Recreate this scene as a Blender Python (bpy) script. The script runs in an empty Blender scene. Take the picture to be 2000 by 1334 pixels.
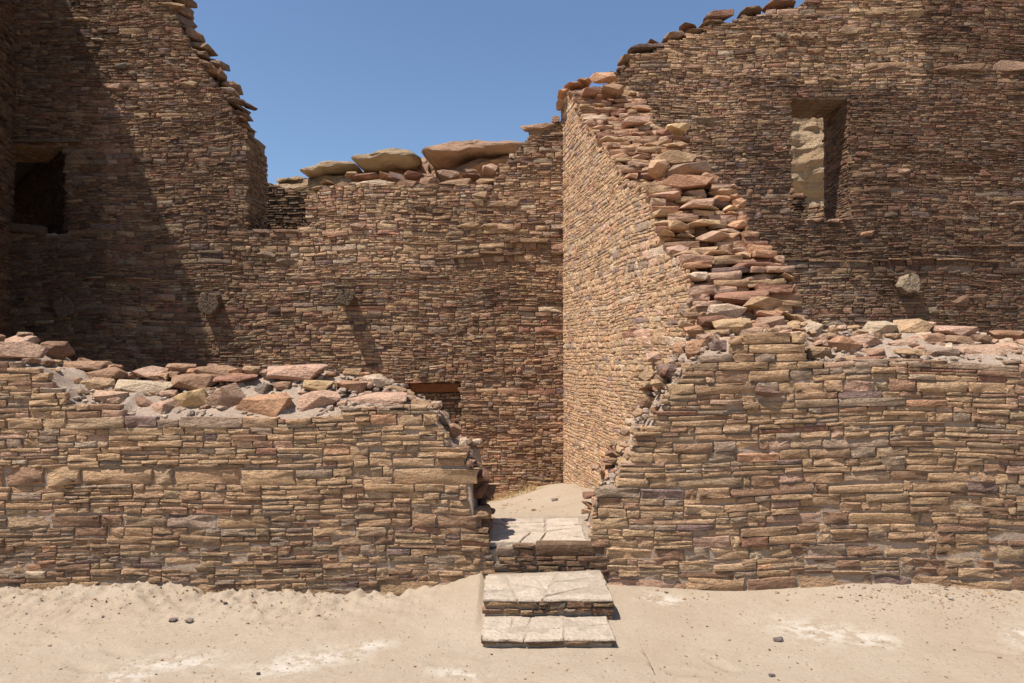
import bpy, bmesh, math, random
import numpy as np
from mathutils import Matrix, Vector, noise

# ------------------------------------------------------------------ camera, world, sun, exposure
sc = bpy.context.scene
COL = sc.collection
F = 1350.0                    # focal length in pixels of a 2000 px wide frame
CAMZ = 1.7
PITCH = math.atan(33.0 / F)
cam_d = bpy.data.cameras.new('camera')
cam_d.sensor_width = 36.0
cam_d.lens = 36.0 * F / 2000.0
cam_d.clip_end = 3000
cam = bpy.data.objects.new('camera', cam_d)
COL.objects.link(cam)
cam.location = (0, 0, CAMZ)
cam.rotation_euler = (math.pi / 2 + PITCH, 0, 0)
sc.camera = cam

LIGHT = Vector((0.41, 0.275, -1.0)).normalized()      # way the sunlight travels
world = bpy.data.worlds.new('World')
sc.world = world
world.use_nodes = True
wn = world.node_tree
wn.nodes.clear()
sky = wn.nodes.new('ShaderNodeTexSky')
sky.sky_type = 'NISHITA'
sky.sun_disc = False
sky.sun_elevation = math.asin(-LIGHT.z)
sky.sun_rotation = math.atan2(-LIGHT.x, -LIGHT.y)
sky.altitude = 300
sky.air_density = 1.1
sky.dust_density = 0.9
sky.ozone_density = 4.6
bg = wn.nodes.new('ShaderNodeBackground')
bg.inputs['Strength'].default_value = 0.095
wo = wn.nodes.new('ShaderNodeOutputWorld')
wn.links.new(sky.outputs[0], bg.inputs[0])
wn.links.new(bg.outputs[0], wo.inputs[0])

sun_d = bpy.data.lights.new('sun', 'SUN')
sun_d.energy = 4.5
sun_d.angle = math.radians(0.53)
sun_d.color = (1.0, 0.955, 0.89)
sun = bpy.data.objects.new('sun', sun_d)
COL.objects.link(sun)
sun.rotation_euler = LIGHT.to_track_quat('-Z', 'Y').to_euler()
sun.location = (-10, -5, 25)

sc.view_settings.view_transform = 'Standard'
sc.view_settings.look = 'None'
sc.view_settings.exposure = 0.6
sc.view_settings.gamma = 1.0
sc.view_settings.use_curve_mapping = False
sc.render.engine = 'CYCLES'

R = random.Random(7)
NR = np.random.RandomState(7)

# ------------------------------------------------------------------ picture <-> place
CP, SP = math.cos(PITCH), math.sin(PITCH)

def ray(px, py):
    u = (px - 1000.0) / F
    v = (667.0 - py) / F
    return Vector((u, CP - v * SP, SP + v * CP))

def at(px, py, Y):
    d = ray(px, py)
    t = Y / d.y
    return Vector((d.x * t, Y, CAMZ + d.z * t))

def proj(p):
    q = (p[0], p[1], p[2] - CAMZ)
    fw = q[1] * CP + q[2] * SP
    up = -q[1] * SP + q[2] * CP
    if fw < 0.1:
        return (-9999, -9999, fw)
    return (1000 + F * q[0] / fw, 667 - F * up / fw, fw)

class Frame:
    """A wall face: origin O, outward normal N; u runs along the wall, z is the height."""
    def __init__(s, O, inward):
        s.O = Vector((O[0], O[1], 0))
        s.I = Vector((inward[0], inward[1], 0)).normalized()
        s.U = s.I.cross(Vector((0, 0, 1)))
    def pt(s, u, z, d=0.0):
        p = s.O + s.U * u + s.I * d
        return Vector((p.x, p.y, z))
    def uz(s, px, py):
        d = ray(px, py)
        o = Vector((0, 0, CAMZ))
        t = (s.O - o).dot(s.I) / d.dot(s.I)
        p = o + d * t
        return ((p - s.O).dot(s.U), p.z)
    def poly(s, pts):
        return [s.uz(*p) for p in pts]

def lerp_table(tab, x):
    if x <= tab[0][0]: return tab[0][1]
    for (a, b), (c, d) in zip(tab, tab[1:]):
        if x <= c:
            return b + (d - b) * (x - a) / max(c - a, 1e-6)
    return tab[-1][1]

def intervals(polys, z):
    xs = []
    for P in polys:
        n = len(P)
        for i in range(n):
            a, b = P[i], P[(i + 1) % n]
            if (a[1] > z) != (b[1] > z):
                xs.append(a[0] + (b[0] - a[0]) * (z - a[1]) / (b[1] - a[1]))
    xs.sort()
    return list(zip(xs[0::2], xs[1::2]))

# ------------------------------------------------------------------ materials
def new_mat(name):
    m = bpy.data.materials.new(name)
    m.use_nodes = True
    nt = m.node_tree
    nt.nodes.clear()
    out = nt.nodes.new('ShaderNodeOutputMaterial')
    b = nt.nodes.new('ShaderNodeBsdfPrincipled')
    b.inputs['Roughness'].default_value = 0.95
    b.inputs['Specular IOR Level'].default_value = 0.15
    nt.links.new(b.outputs[0], out.inputs[0])
    return m, nt, b

def nz(nt, vec, scale, detail=4, rough=0.6, mapping=None):
    if mapping:
        mp = nt.nodes.new('ShaderNodeMapping')
        mp.inputs['Scale'].default_value = mapping
        nt.links.new(vec, mp.inputs[0])
        vec = mp.outputs[0]
    n = nt.nodes.new('ShaderNodeTexNoise')
    n.inputs['Scale'].default_value = scale
    n.inputs['Detail'].default_value = detail
    n.inputs['Roughness'].default_value = rough
    nt.links.new(vec, n.inputs['Vector'])
    return n.outputs['Fac']

def math_n(nt, op, a, b=None, clamp=False):
    n = nt.nodes.new('ShaderNodeMath')
    n.operation = op
    n.use_clamp = clamp
    for i, v in enumerate((a, b)):
        if v is None: continue
        if isinstance(v, (int, float)): n.inputs[i].default_value = v
        else: nt.links.new(v, n.inputs[i])
    return n.outputs[0]

def maprange(nt, v, a, b, c, d):
    n = nt.nodes.new('ShaderNodeMapRange')
    for i, x in enumerate((a, b, c, d)):
        n.inputs[i + 1].default_value = x
    nt.links.new(v, n.inputs[0])
    return n.outputs[0]

def mixc(nt, fac, a, b, mode='MIX'):
    n = nt.nodes.new('ShaderNodeMix')
    n.data_type = 'RGBA'
    n.blend_type = mode
    for s, v in ((n.inputs[0], fac), (n.inputs[6], a), (n.inputs[7], b)):
        if isinstance(v, (int, float)): s.default_value = v
        elif isinstance(v, tuple): s.default_value = v
        else: nt.links.new(v, s)
    return n.outputs[2]

def bump(nt, b, h, strength, dist, prev=None):
    n = nt.nodes.new('ShaderNodeBump')
    n.inputs['Strength'].default_value = strength
    n.inputs['Distance'].default_value = dist
    nt.links.new(h, n.inputs['Height'])
    if prev: nt.links.new(prev, n.inputs['Normal'])
    if b: nt.links.new(n.outputs[0], b.inputs['Normal'])
    return n.outputs[0]

def stone_mat(name, from_object, mortar_col, smear=(0.60, 0.72), k=1.0):
    m, nt, b = new_mat(name)
    geo = nt.nodes.new('ShaderNodeNewGeometry')
    pos = geo.outputs['Position']
    if from_object:
        oi = nt.nodes.new('ShaderNodeObjectInfo')
        base = oi.outputs['Color']
    else:
        at_ = nt.nodes.new('ShaderNodeAttribute')
        at_.attribute_name = 'stone_col'
        base = at_.outputs['Color']
    mott = nz(nt, pos, 9, 6, 0.7)
    fine = nz(nt, pos, 70, 4, 0.7)
    strat = nz(nt, pos, 3.0, 4, 0.65, (4, 4, 34))
    v = maprange(nt, mott, 0.3, 0.7, 0.74, 1.24)
    v2 = maprange(nt, fine, 0.3, 0.7, 0.82, 1.16)
    v3 = maprange(nt, strat, 0.3, 0.7, 0.86, 1.12)
    f = math_n(nt, 'MULTIPLY', math_n(nt, 'MULTIPLY', v, v2), v3)
    cmb = nt.nodes.new('ShaderNodeCombineColor')
    for i in range(3): nt.links.new(f, cmb.inputs[i])
    c = mixc(nt, 1.0, base, cmb.outputs[0], 'MULTIPLY')
    # iron staining
    rust = maprange(nt, nz(nt, pos, 5, 5, 0.75, (1, 1, 2)), 0.62, 0.78, 0.0, 0.45)
    c = mixc(nt, rust, c, (0.30, 0.15, 0.075, 1))
    # mortar smeared over the faces
    sm = maprange(nt, nz(nt, pos, 3.2, 7, 0.72), smear[0], smear[1], 0.0, 0.55)
    c = mixc(nt, sm, c, mortar_col)
    nt.links.new(c, b.inputs['Base Color'])
    h1 = nz(nt, pos, 26, 5, 0.62, (1, 1, 1.9))
    n1 = bump(nt, None, h1, 1.0 * k, 0.055)
    h2 = nz(nt, pos, 120, 3, 0.6)
    bump(nt, b, h2, 0.8 * k, 0.008, n1)
    return m

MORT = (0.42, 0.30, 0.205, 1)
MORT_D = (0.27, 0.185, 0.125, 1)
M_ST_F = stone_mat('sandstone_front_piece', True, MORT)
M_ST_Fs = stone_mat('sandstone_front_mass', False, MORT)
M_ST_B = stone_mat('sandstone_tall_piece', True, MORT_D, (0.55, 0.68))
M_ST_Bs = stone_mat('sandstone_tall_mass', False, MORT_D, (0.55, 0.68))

M_ST_S = stone_mat('sandstone_cross_piece', True, (0.46, 0.34, 0.23, 1), (0.6, 0.72), .55)
M_ST_Ss = stone_mat('sandstone_cross_mass', False, (0.46, 0.34, 0.23, 1), (0.6, 0.72), .55)

def mortar_mat(name, col, k=1.0):
    m, nt, b = new_mat(name)
    geo = nt.nodes.new('ShaderNodeNewGeometry')
    pos = geo.outputs['Position']
    a = nz(nt, pos, 7, 6, 0.7)
    g = nz(nt, pos, 160, 3, 0.7)
    c = mixc(nt, maprange(nt, a, 0.35, 0.65, 0, 1), tuple(x * 0.82 for x in col[:3]) + (1,), tuple(min(1, x * 1.15) for x in col[:3]) + (1,))
    c = mixc(nt, maprange(nt, nz(nt, pos, 48, 4, 0.7), 0.5, 0.62, 0, 0.45), c, tuple(x * 0.62 for x in col[:3]) + (1,))
    c = mixc(nt, maprange(nt, g, 0.35, 0.7, 0, 0.35), c, tuple(x * 0.55 for x in col[:3]) + (1,))
    nt.links.new(c, b.inputs['Base Color'])
    n1 = bump(nt, None, nz(nt, pos, 22, 6, 0.75), 0.9 * k, 0.035)
    bump(nt, b, g, 0.7 * k, 0.006, n1)
    return m

M_MORT_F = mortar_mat('mortar_pink', (0.53, 0.395, 0.29), 1.2)
M_MORT_B = mortar_mat('mortar_brown', (0.27, 0.19, 0.13))
M_MORT_S = mortar_mat('mortar_tan', (0.46, 0.34, 0.23))

def wood_mat(name, col, sc_=(30, 2, 30)):
    m, nt, b = new_mat(name)
    tc = nt.nodes.new('ShaderNodeTexCoord')
    g = nz(nt, tc.outputs['Object'], 2.0, 6, 0.7, sc_)
    c = mixc(nt, maprange(nt, g, 0.35, 0.65, 0, 1), tuple(x * 0.45 for x in col) + (1,), tuple(x * 1.2 for x in col) + (1,))
    nt.links.new(c, b.inputs['Base Color'])
    bump(nt, b, g, 1.0, 0.01)
    return m
M_WOOD = wood_mat('old_wood', (0.22, 0.12, 0.06))
M_WOOD_R = wood_mat('red_wood', (0.20, 0.075, 0.03))
M_WOOD_G = wood_mat('weathered_wood', (0.13, 0.088, 0.058), (14, 14, 14))

def ground_mat():
    m, nt, b = new_mat('sandy_ground')
    geo = nt.nodes.new('ShaderNodeNewGeometry')
    pos = geo.outputs['Position']
    at_ = nt.nodes.new('ShaderNodeAttribute')
    at_.attribute_name = 'pale'
    a = nz(nt, pos, 1.6, 7, 0.65)
    f = nz(nt, pos, 45, 5, 0.75)
    g = nz(nt, pos, 210, 2, 0.6)
    c = mixc(nt, maprange(nt, a, 0.32, 0.68, 0, 1), (0.36, 0.275, 0.19, 1), (0.42, 0.338, 0.248, 1))
    c = mixc(nt, maprange(nt, f, 0.35, 0.7, 0, 0.5), c, (0.30, 0.225, 0.16, 1))
    pn = math_n(nt, 'MULTIPLY', at_.outputs['Fac'], maprange(nt, nz(nt, pos, 9, 8, 0.72), 0.46, 0.53, 0.0, 1.0), True)
    c = mixc(nt, pn, c, (0.52, 0.45, 0.365, 1))
    sp = maprange(nt, g, 0.63, 0.70, 0.0, 0.55)
    c = mixc(nt, sp, c, (0.16, 0.12, 0.09, 1))
    nt.links.new(c, b.inputs['Base Color'])
    n1 = bump(nt, None, nz(nt, pos, 12, 9, 0.74), 0.5, 0.03)
    n2 = bump(nt, None, f, 0.5, 0.012, n1)
    bump(nt, b, g, 0.5, 0.004, n2)
    return m
M_GROUND = ground_mat()

def rock_mat(name, ca, cb):
    m, nt, b = new_mat(name)
    geo = nt.nodes.new('ShaderNodeNewGeometry')
    pos = geo.outputs['Position']
    a = nz(nt, pos, 0.22, 7, 0.65, (1, 1, 2.6))
    c = mixc(nt, maprange(nt, a, 0.38, 0.62, 0, 1), ca, cb)
    v = nz(nt, pos, 0.9, 8, 0.72)
    c = mixc(nt, maprange(nt, v, 0.54, 0.68, 0, 0.4), c, (0.34, 0.20, 0.12, 1))
    lay = nz(nt, pos, 0.5, 6, 0.7, (.5, .5, 7))
    c = mixc(nt, maprange(nt, lay, 0.57, 0.63, 0, 0.35), c, (0.30, 0.17, 0.10, 1))
    st = nz(nt, pos, 0.6, 4, 0.6, (3, 3, 0.25))
    c = mixc(nt, maprange(nt, st, 0.60, 0.75, 0, 0.4), c, (0.26, 0.14, 0.09, 1))
    nt.links.new(c, b.inputs['Base Color'])
    n1 = bump(nt, None, nz(nt, pos, 0.8, 9, 0.7, (1, 1, 3.4)), 1.0, 0.9)
    n3 = bump(nt, None, lay, 0.9, 0.5, n1)
    bump(nt, b, nz(nt, pos, 5, 6, 0.75), 1.0, 0.2, n3)
    return m
M_ROCK = rock_mat('cliff_sandstone', (0.53, 0.35, 0.20, 1), (0.60, 0.44, 0.27, 1))
M_ROCK_P = rock_mat('pink_sandstone', (0.55, 0.30, 0.18, 1), (0.60, 0.38, 0.24, 1))

def plain_mat(name, col):
    m, nt, b = new_mat(name)
    geo = nt.nodes.new('ShaderNodeNewGeometry')
    f = nz(nt, geo.outputs['Position'], 60, 3)
    c = mixc(nt, maprange(nt, f, 0.3, 0.7, 0, 1), tuple(x * 0.8 for x in col) + (1,), tuple(x * 1.2 for x in col) + (1,))
    nt.links.new(c, b.inputs['Base Color'])
    return m
M_STRAW = plain_mat('dry_straw', (0.45, 0.31, 0.14))

# ------------------------------------------------------------------ object helpers
def link_mesh(name, V, Fc, mat, parent=None, cols=None, kind=None, smooth=False, smooth_flags=None):
    me = bpy.data.meshes.new(name)
    V = np.asarray(V, dtype=np.float64)
    if isinstance(Fc, np.ndarray):
        me.vertices.add(len(V))
        me.vertices.foreach_set('co', V.ravel())
        n, k = Fc.shape
        me.loops.add(n * k)
        me.loops.foreach_set('vertex_index', Fc.ravel())
        me.polygons.add(n)
        me.polygons.foreach_set('loop_start', np.arange(0, n * k, k))
        me.update(calc_edges=True)
        me.validate()
    else:
        me.from_pydata([tuple(v) for v in V], [], [tuple(f) for f in Fc])
        me.update()
    if smooth:
        me.polygons.foreach_set('use_smooth', [True] * len(me.polygons))
    if smooth_flags is not None and len(smooth_flags) == len(me.polygons):
        me.polygons.foreach_set('use_smooth', smooth_flags)
    if cols is not None:
        a = me.color_attributes.new('stone_col', 'FLOAT_COLOR', 'POINT')
        a.data.foreach_set('color', np.asarray(cols, dtype=np.float32).ravel())
    me.materials.append(mat)
    o = bpy.data.objects.new(name, me)
    COL.objects.link(o)
    if parent:
        o.parent = parent
        o.location = -Vector(parent.location)
    if kind: o['kind'] = kind
    return o

def thing(name, label, cat, loc, group=None):
    e = bpy.data.objects.new(name, None)
    COL.objects.link(e)
    e.location = loc
    e['label'] = label
    e['category'] = cat
    if group: e['group'] = group
    return e

# ------------------------------------------------------------------ stone shapes (unit height 1, width = aspect)
def unit_block(aspect, rnd):
    """dressed building stone, 60 triangles, front face towards -y, open back"""
    a, r = aspect / 2, rnd.uniform(0.05, 0.16)
    P = [(-a, -.5 + r), (-a + r, -.5), (0 + rnd.uniform(-.2, .2) * a, -.5), (a - r, -.5), (a, -.5 + r),
         (a, 0), (a, .5 - r), (a - r, .5), (rnd.uniform(-.2, .2) * a, .5), (-a + r, .5), (-a, .5 - r), (-a, 0)]
    P = [(x + rnd.gauss(0, .05) - (0.10 * rnd.random() if x > 0 else -0.10 * rnd.random()), z + rnd.gauss(0, .05)) for x, z in P]
    if rnd.random() < .35:                       # a corner knocked off
        k = rnd.choice([1, 3, 7, 9]); cut = rnd.uniform(.12, .3)
        P[k] = (P[k][0] * (1 - cut / a), P[k][1] * (1 - rnd.uniform(.1, .35)))
    n = len(P)
    V = [(x * .98, 1.7, z * .98) for x, z in P]
    V += [(x, .13 + rnd.gauss(0, .05), z) for x, z in P]
    ins = rnd.uniform(.04, .10)
    tx, tz = rnd.gauss(0, .14) / max(aspect, 1), rnd.gauss(.03, .15)
    for x, z in P:
        sx = 1 - ins / a
        sz = 1 - ins / .5
        V.append((x * sx, rnd.gauss(0, .10) + tx * x + tz * z, z * sz + rnd.gauss(0, .02)))
    V.append((rnd.uniform(-.3, .3) * a, rnd.gauss(-.05, .07), rnd.uniform(-.2, .2)))
    Fc = []
    for r0 in (0, n):
        for i in range(n):
            j = (i + 1) % n
            A, B, C, D = r0 + i, r0 + j, r0 + n + j, r0 + n + i
            Fc += [(A, C, B), (A, D, C)] if False else [(A, B, C), (A, C, D)]
    c = 3 * n
    for i in range(n):
        Fc.append((2 * n + i, 2 * n + (i + 1) % n, c))
    V = np.array(V)
    Fc = np.array(Fc)
    # faces must look towards -y at the front
    p = V[Fc[-1]]
    nrm = np.cross(p[1] - p[0], p[2] - p[0])
    if nrm[1] > 0:
        Fc = Fc[:, ::-1].copy()
    return V, Fc

def unit_rubble(kind, rnd):
    """broken rough stone in a unit box (+-.5), angular convex body"""
    bm = bmesh.new()
    n = 24
    ex = {'slab': 9.0, 'block': 6.0, 'round': 2.6}[kind]
    for i in range(n):
        v = Vector((rnd.gauss(0, 1), rnd.gauss(0, 1), rnd.gauss(0, 1))).normalized()
        s = (abs(v.x) ** ex + abs(v.y) ** ex + abs(v.z) ** ex) ** (-1 / ex)
        v = v * s * rnd.uniform(.80, 1.04) * .5
        bm.verts.new(v)
    bmesh.ops.convex_hull(bm, input=bm.verts)
    for v in [v for v in bm.verts if not v.link_faces]:
        bm.verts.remove(v)
    if kind != 'round':
        bmesh.ops.bevel(bm, geom=[e for e in bm.edges], offset=.018, segments=1, affect='EDGES', clamp_overlap=True)
    bmesh.ops.triangulate(bm, faces=bm.faces)
    bm.verts.index_update()
    V = np.array([v.co[:] for v in bm.verts])
    V[:, 0] /= (V[:, 0].max() - V[:, 0].min()); V[:, 1] /= (V[:, 1].max() - V[:, 1].min()); V[:, 2] /= (V[:, 2].max() - V[:, 2].min())
    Fc = np.array([[v.index for v in f.verts] for f in bm.faces])
    bm.free()
    return V, Fc

LIB = {}
ASP = (1.0, 1.6, 2.4, 3.4, 4.8, 6.5)
for a_ in ASP:
    LIB[a_] = [unit_block(a_, R) for _ in range(12)]
for k_ in ('slab', 'block', 'round'):
    LIB[k_] = [unit_rubble(k_, R) for _ in range(14)]
MESH_CACHE = {}
def lib_mesh(key, i, mat):
    k = (key, i, mat.name)
    if k not in MESH_CACHE:
        V, Fc = LIB[key][i]
        me = bpy.data.meshes.new('stone')
        me.from_pydata(V.tolist(), [], Fc.tolist())
        me.update()
        if key in ASP:
            me.polygons.foreach_set('use_smooth', [j >= 48 for j in range(60)])
        me.materials.append(mat)
        MESH_CACHE[k] = me
    return MESH_CACHE[k]

# ------------------------------------------------------------------ colours
C_ = dict(
    tan=(0.355, 0.25, 0.16), sand=(0.415, 0.30, 0.195), grey=(0.275, 0.215, 0.165), brown=(0.265, 0.175, 0.12),
    red=(0.26, 0.15, 0.108), purple=(0.205, 0.15, 0.135), yellow=(0.46, 0.34, 0.20), cream=(0.50, 0.41, 0.31),
    pink=(0.40, 0.28, 0.21), orange=(0.39, 0.24, 0.155), dark=(0.14, 0.095, 0.072), olive=(0.33, 0.25, 0.17),
    blue=(0.25, 0.215, 0.185))
def pick(pal, rnd=R, gain=1.0):
    ks = list(pal.keys())
    k = rnd.choices(ks, [pal[q] for q in ks])[0]
    c = C_[k]
    v = gain * math.exp(rnd.gauss(0, 0.10))
    c = [x * v * w * (1 + rnd.gauss(0, .01)) for x, w in zip(c, (1.075, .95, .84))]
    k = min(1.0, .62 / max(c))
    return tuple(x * k for x in c) + (1.0,)

PAL_FRONT = dict(tan=11, sand=5, grey=2.6, brown=3.4, olive=3, red=.2, purple=.25, cream=.3, pink=1, orange=.3)
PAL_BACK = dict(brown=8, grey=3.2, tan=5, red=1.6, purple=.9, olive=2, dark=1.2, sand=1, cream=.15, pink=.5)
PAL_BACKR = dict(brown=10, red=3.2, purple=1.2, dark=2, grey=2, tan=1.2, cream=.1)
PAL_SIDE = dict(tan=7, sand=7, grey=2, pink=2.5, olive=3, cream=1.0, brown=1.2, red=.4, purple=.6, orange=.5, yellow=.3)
PAL_RUB = dict(pink=5, orange=4, tan=4, brown=3, sand=2, red=2, cream=.6, purple=.7)

# ------------------------------------------------------------------ masonry
class Stones:
    """all the stones of one wall; emit() turns the ones that show largest into parts, the rest into one mass"""
    def __init__(s):
        s.L = []
    def add(s, M, key, i, col, size, c, vis=1.0):
        px, py, fw = proj(c)
        A = size[0] * size[1] * (F / max(fw, .5)) ** 2 * vis
        if not (-15 < px < 2015 and -15 < py < 1350): A = 0
        elif hidden(px, py, c[1]): A = 0
        s.L.append((A, M, key, i, col))
    relief = .68
    def block(s, fr, u0, u1, z0, z1, d, col, rot=0.0, gap=.006, vis=1.0):
        w, h = u1 - u0 - gap, z1 - z0 - gap
        if w < .012 or h < .008: return
        asp = w / h
        key = min(ASP, key=lambda a: abs(math.log(a / asp)))
        i = R.randrange(12)
        c = fr.pt((u0 + u1) / 2, (z0 + z1) / 2, d)
        ds = max(h, .045) * s.relief
        ca, sa = math.cos(rot), math.sin(rot)
        X = fr.U * ca + Vector((0, 0, 1)) * sa
        Z = Vector((0, 0, 1)) * ca - fr.U * sa
        sx = w / key
        M = Matrix(((X.x * sx, fr.I.x * ds, Z.x * h, c.x), (X.y * sx, fr.I.y * ds, Z.y * h, c.y), (X.z * sx, fr.I.z * ds, Z.z * h, c.z), (0, 0, 0, 1)))
        s.add(M, key, i, col, (w, h), c, vis)
    def rubble(s, c, dims, col, kind='slab', rot=0.0, yaw=0.0, tilt=0.0):
        i = R.randrange(14)
        M = Matrix.Translation(c) @ Matrix.Rotation(yaw, 4, 'Z') @ Matrix.Rotation(-rot, 4, 'Y') @ Matrix.Rotation(tilt, 4, 'X') @ Matrix.Diagonal((dims[0], dims[1], dims[2], 1))
        s.add(M, kind, i, col, (dims[0], dims[2]), c, 1.3)
    def emit(s, parent, mat_o, mat_s, limit=300, floor=45.0):
        s.L.sort(key=lambda t: -t[0])
        inv = Matrix.Translation(-Vector(parent.location))
        rest = []
        n = 0
        for A, M, key, i, col in s.L:
            if n < limit and A > floor:
                o = bpy.data.objects.new('stone', lib_mesh(key, i, mat_o))
                o.color = col
                COL.objects.link(o)
                o.parent = parent
                o.matrix_basis = inv @ M
                n += 1
            else:
                rest.append((M, key, i, col))
        if rest:
            Vs, Fs, Cs = [], [], []
            fl = []
            off = 0
            for M, key, i, col in rest:
                V, Fc = LIB[key][i]
                fl += [key in ASP and j >= 48 for j in range(len(Fc))]
                m = np.array(M)
                W = V @ m[:3, :3].T + m[:3, 3]
                Vs.append(W); Fs.append(Fc + off)
                Cs.append(np.tile(np.array(col), (len(V), 1)))
                off += len(V)
            link_mesh('small_stones', np.vstack(Vs), np.vstack(Fs), mat_s, parent, np.vstack(Cs), 'stuff', smooth_flags=fl)

FRONT_TOP = [(-50, 650), (80, 670), (135, 705), (240, 715), (630, 712), (760, 745), (860, 800), (930, 865), (955, 960), (962, 1060), (1150, 1060), (1155, 960), (1200, 900), (1300, 720), (1380, 630), (1560, 640), (1800, 635), (2050, 655)]
SIDE_EDGE = [(100, 1210), (200, 1240), (260, 1285), (340, 1400), (480, 1482), (600, 1525), (700, 1540)]
def hidden(px, py, Y):
    if Y > 6.0 and py > lerp_table(FRONT_TOP, px) + 8: return True
    if Y > 10.0 and 1100 < px < 1535 and px < lerp_table(SIDE_EDGE, py) - 8 and py > 140: return True
    return False

def masonry(S, fr, polys, pal, zr=None, band=(.10, .15), big=.22, bigh=(.065, .10), sub=(.030, .055), length=.20,
            biglen=.28, prot=.012, wav=.015, gap=.006, ragged=.03, colf=None, seg=(.35, .95), rnd=R, sd=None, vis=1.0, gain=1.0):
    zs = [p[1] for p in polys[0]]
    z = min(zs) if zr is None else zr[0]
    zmax = max(zs) if zr is None else zr[1]
    us = [p[0] for p in polys[0]]
    ua, ub = min(us) - .1, max(us) + .1
    if sd is None: sd = rnd.random() * 100
    while z < zmax:
        isbig = rnd.random() < big
        H = rnd.uniform(*bigh) if isbig else rnd.uniform(*band)
        u = ua - rnd.random() * .4
        while u < ub:
            Ls = rnd.uniform(*seg)
            u2 = u + Ls
            if isbig:
                nrow = 1 if rnd.random() < .8 else 2
            else:
                nrow = max(1, round(H / rnd.uniform(*sub)))
            hs = [rnd.uniform(.65, 1.35) for _ in range(nrow)]
            t = sum(hs)
            hs = [h * H / t for h in hs]
            zz = z
            for h in hs:
                zm = zz + h / 2
                for a, b in intervals(polys, zm):
                    a += rnd.uniform(-ragged, ragged) * .6
                    b += rnd.uniform(-ragged, ragged) * .6
                    lo, hi = max(a, u), min(b, u2)
                    if hi - lo < .03: continue
                    x = lo
                    while x < hi - .01:
                        Lm = (biglen if (isbig and nrow == 1) else length) * (0.75 + h * 5.0)
                        w = Lm * math.exp(rnd.gauss(0, .42))
                        w = max(.05, min(w, Lm * 2.3))
                        if hi - (x + w) < .05: w = hi - x
                        x2 = x + w
                        um = (x + x2) / 2
                        dz = wav * (noise.noise(Vector((um * .9, zm * .8, sd))) * 2) + .008 * noise.noise(Vector((um * 3.1, zm * .6, sd)))
                        sl = wav * 2 * (noise.noise(Vector(((um + .1) * .9, zm * .8, sd))) - noise.noise(Vector(((um - .1) * .9, zm * .8, sd)))) / .2
                        d = -abs(rnd.gauss(0, prot)) + rnd.gauss(0, prot * .4)
                        col = colf(um, zm) if colf else pick(pal, rnd, gain)
                        dh = rnd.uniform(-.10, .03) * h if rnd.random() < .75 else rnd.uniform(-.28, .06) * h
                        zo = rnd.uniform(-.05, .05) * h
                        if rnd.random() > .006: S.block(fr, x, x2, zz + dz + zo, zz + h + dz + dh + zo, d, col, sl + rnd.gauss(0, .018), gap * rnd.uniform(.5, 1.5), vis)
                        x = x2
                zz += h
            u = u2
        z += H

def voxel_core(name, fr, polys, thick, cell, recess, mat, parent, inset=.02, jit=.012, zr=None, hollow=None):
    """mortar body of a wall with openings: a jittered shell of small cells"""
    us = [p[0] for p in polys[0]]; zs = [p[1] for p in polys[0]]
    z0, z1 = (min(zs), max(zs)) if zr is None else zr
    nu = int((max(us) - min(us)) / cell) + 2
    nz_ = int((z1 - z0) / cell) + 2
    u0 = min(us) - cell / 2
    occ = np.zeros((nu + 2, nz_ + 2), bool)
    for j in range(nz_):
        zm = z0 + (j + .5) * cell
        for a, b in intervals(polys, zm):
            for i in range(nu):
                um = u0 + (i + .5) * cell
                if a + inset < um < b - inset: occ[i + 1, j + 1] = True
    verts, faces, idx = [], [], {}
    def vid(i, j, k):
        key = (i, j, k)
        if key not in idx:
            ju, jz, jd = (R.gauss(0, jit) for _ in range(3))
            d = recess + abs(jd) * .8 if k == 0 else thick - recess + jd
            if 0 < k < 3: d = recess + (thick - 2 * recess) * k / 3 + jd * 2
            verts.append(fr.pt(u0 + i * cell + ju, z0 + j * cell + jz, d)[:])
            idx[key] = len(verts) - 1
        return idx[key]
    for i in range(nu):
        for j in range(nz_):
            if not occ[i + 1, j + 1]: continue
            faces.append((vid(i, j, 0), vid(i + 1, j, 0), vid(i + 1, j + 1, 0), vid(i, j + 1, 0)))
            faces.append((vid(i, j, 3), vid(i, j + 1, 3), vid(i + 1, j + 1, 3), vid(i + 1, j, 3)))
            for (di, dj, A, B) in ((-1, 0, (i, j + 1), (i, j)), (1, 0, (i + 1, j), (i + 1, j + 1)), (0, -1, (i, j), (i + 1, j)), (0, 1, (i + 1, j + 1), (i, j + 1))):
                if not occ[i + 1 + di, j + 1 + dj]:
                    for k in range(3):
                        faces.append((vid(*A, k), vid(*A, k + 1), vid(*B, k + 1), vid(*B, k)))
    return link_mesh(name, verts, faces, mat, parent)

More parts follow.
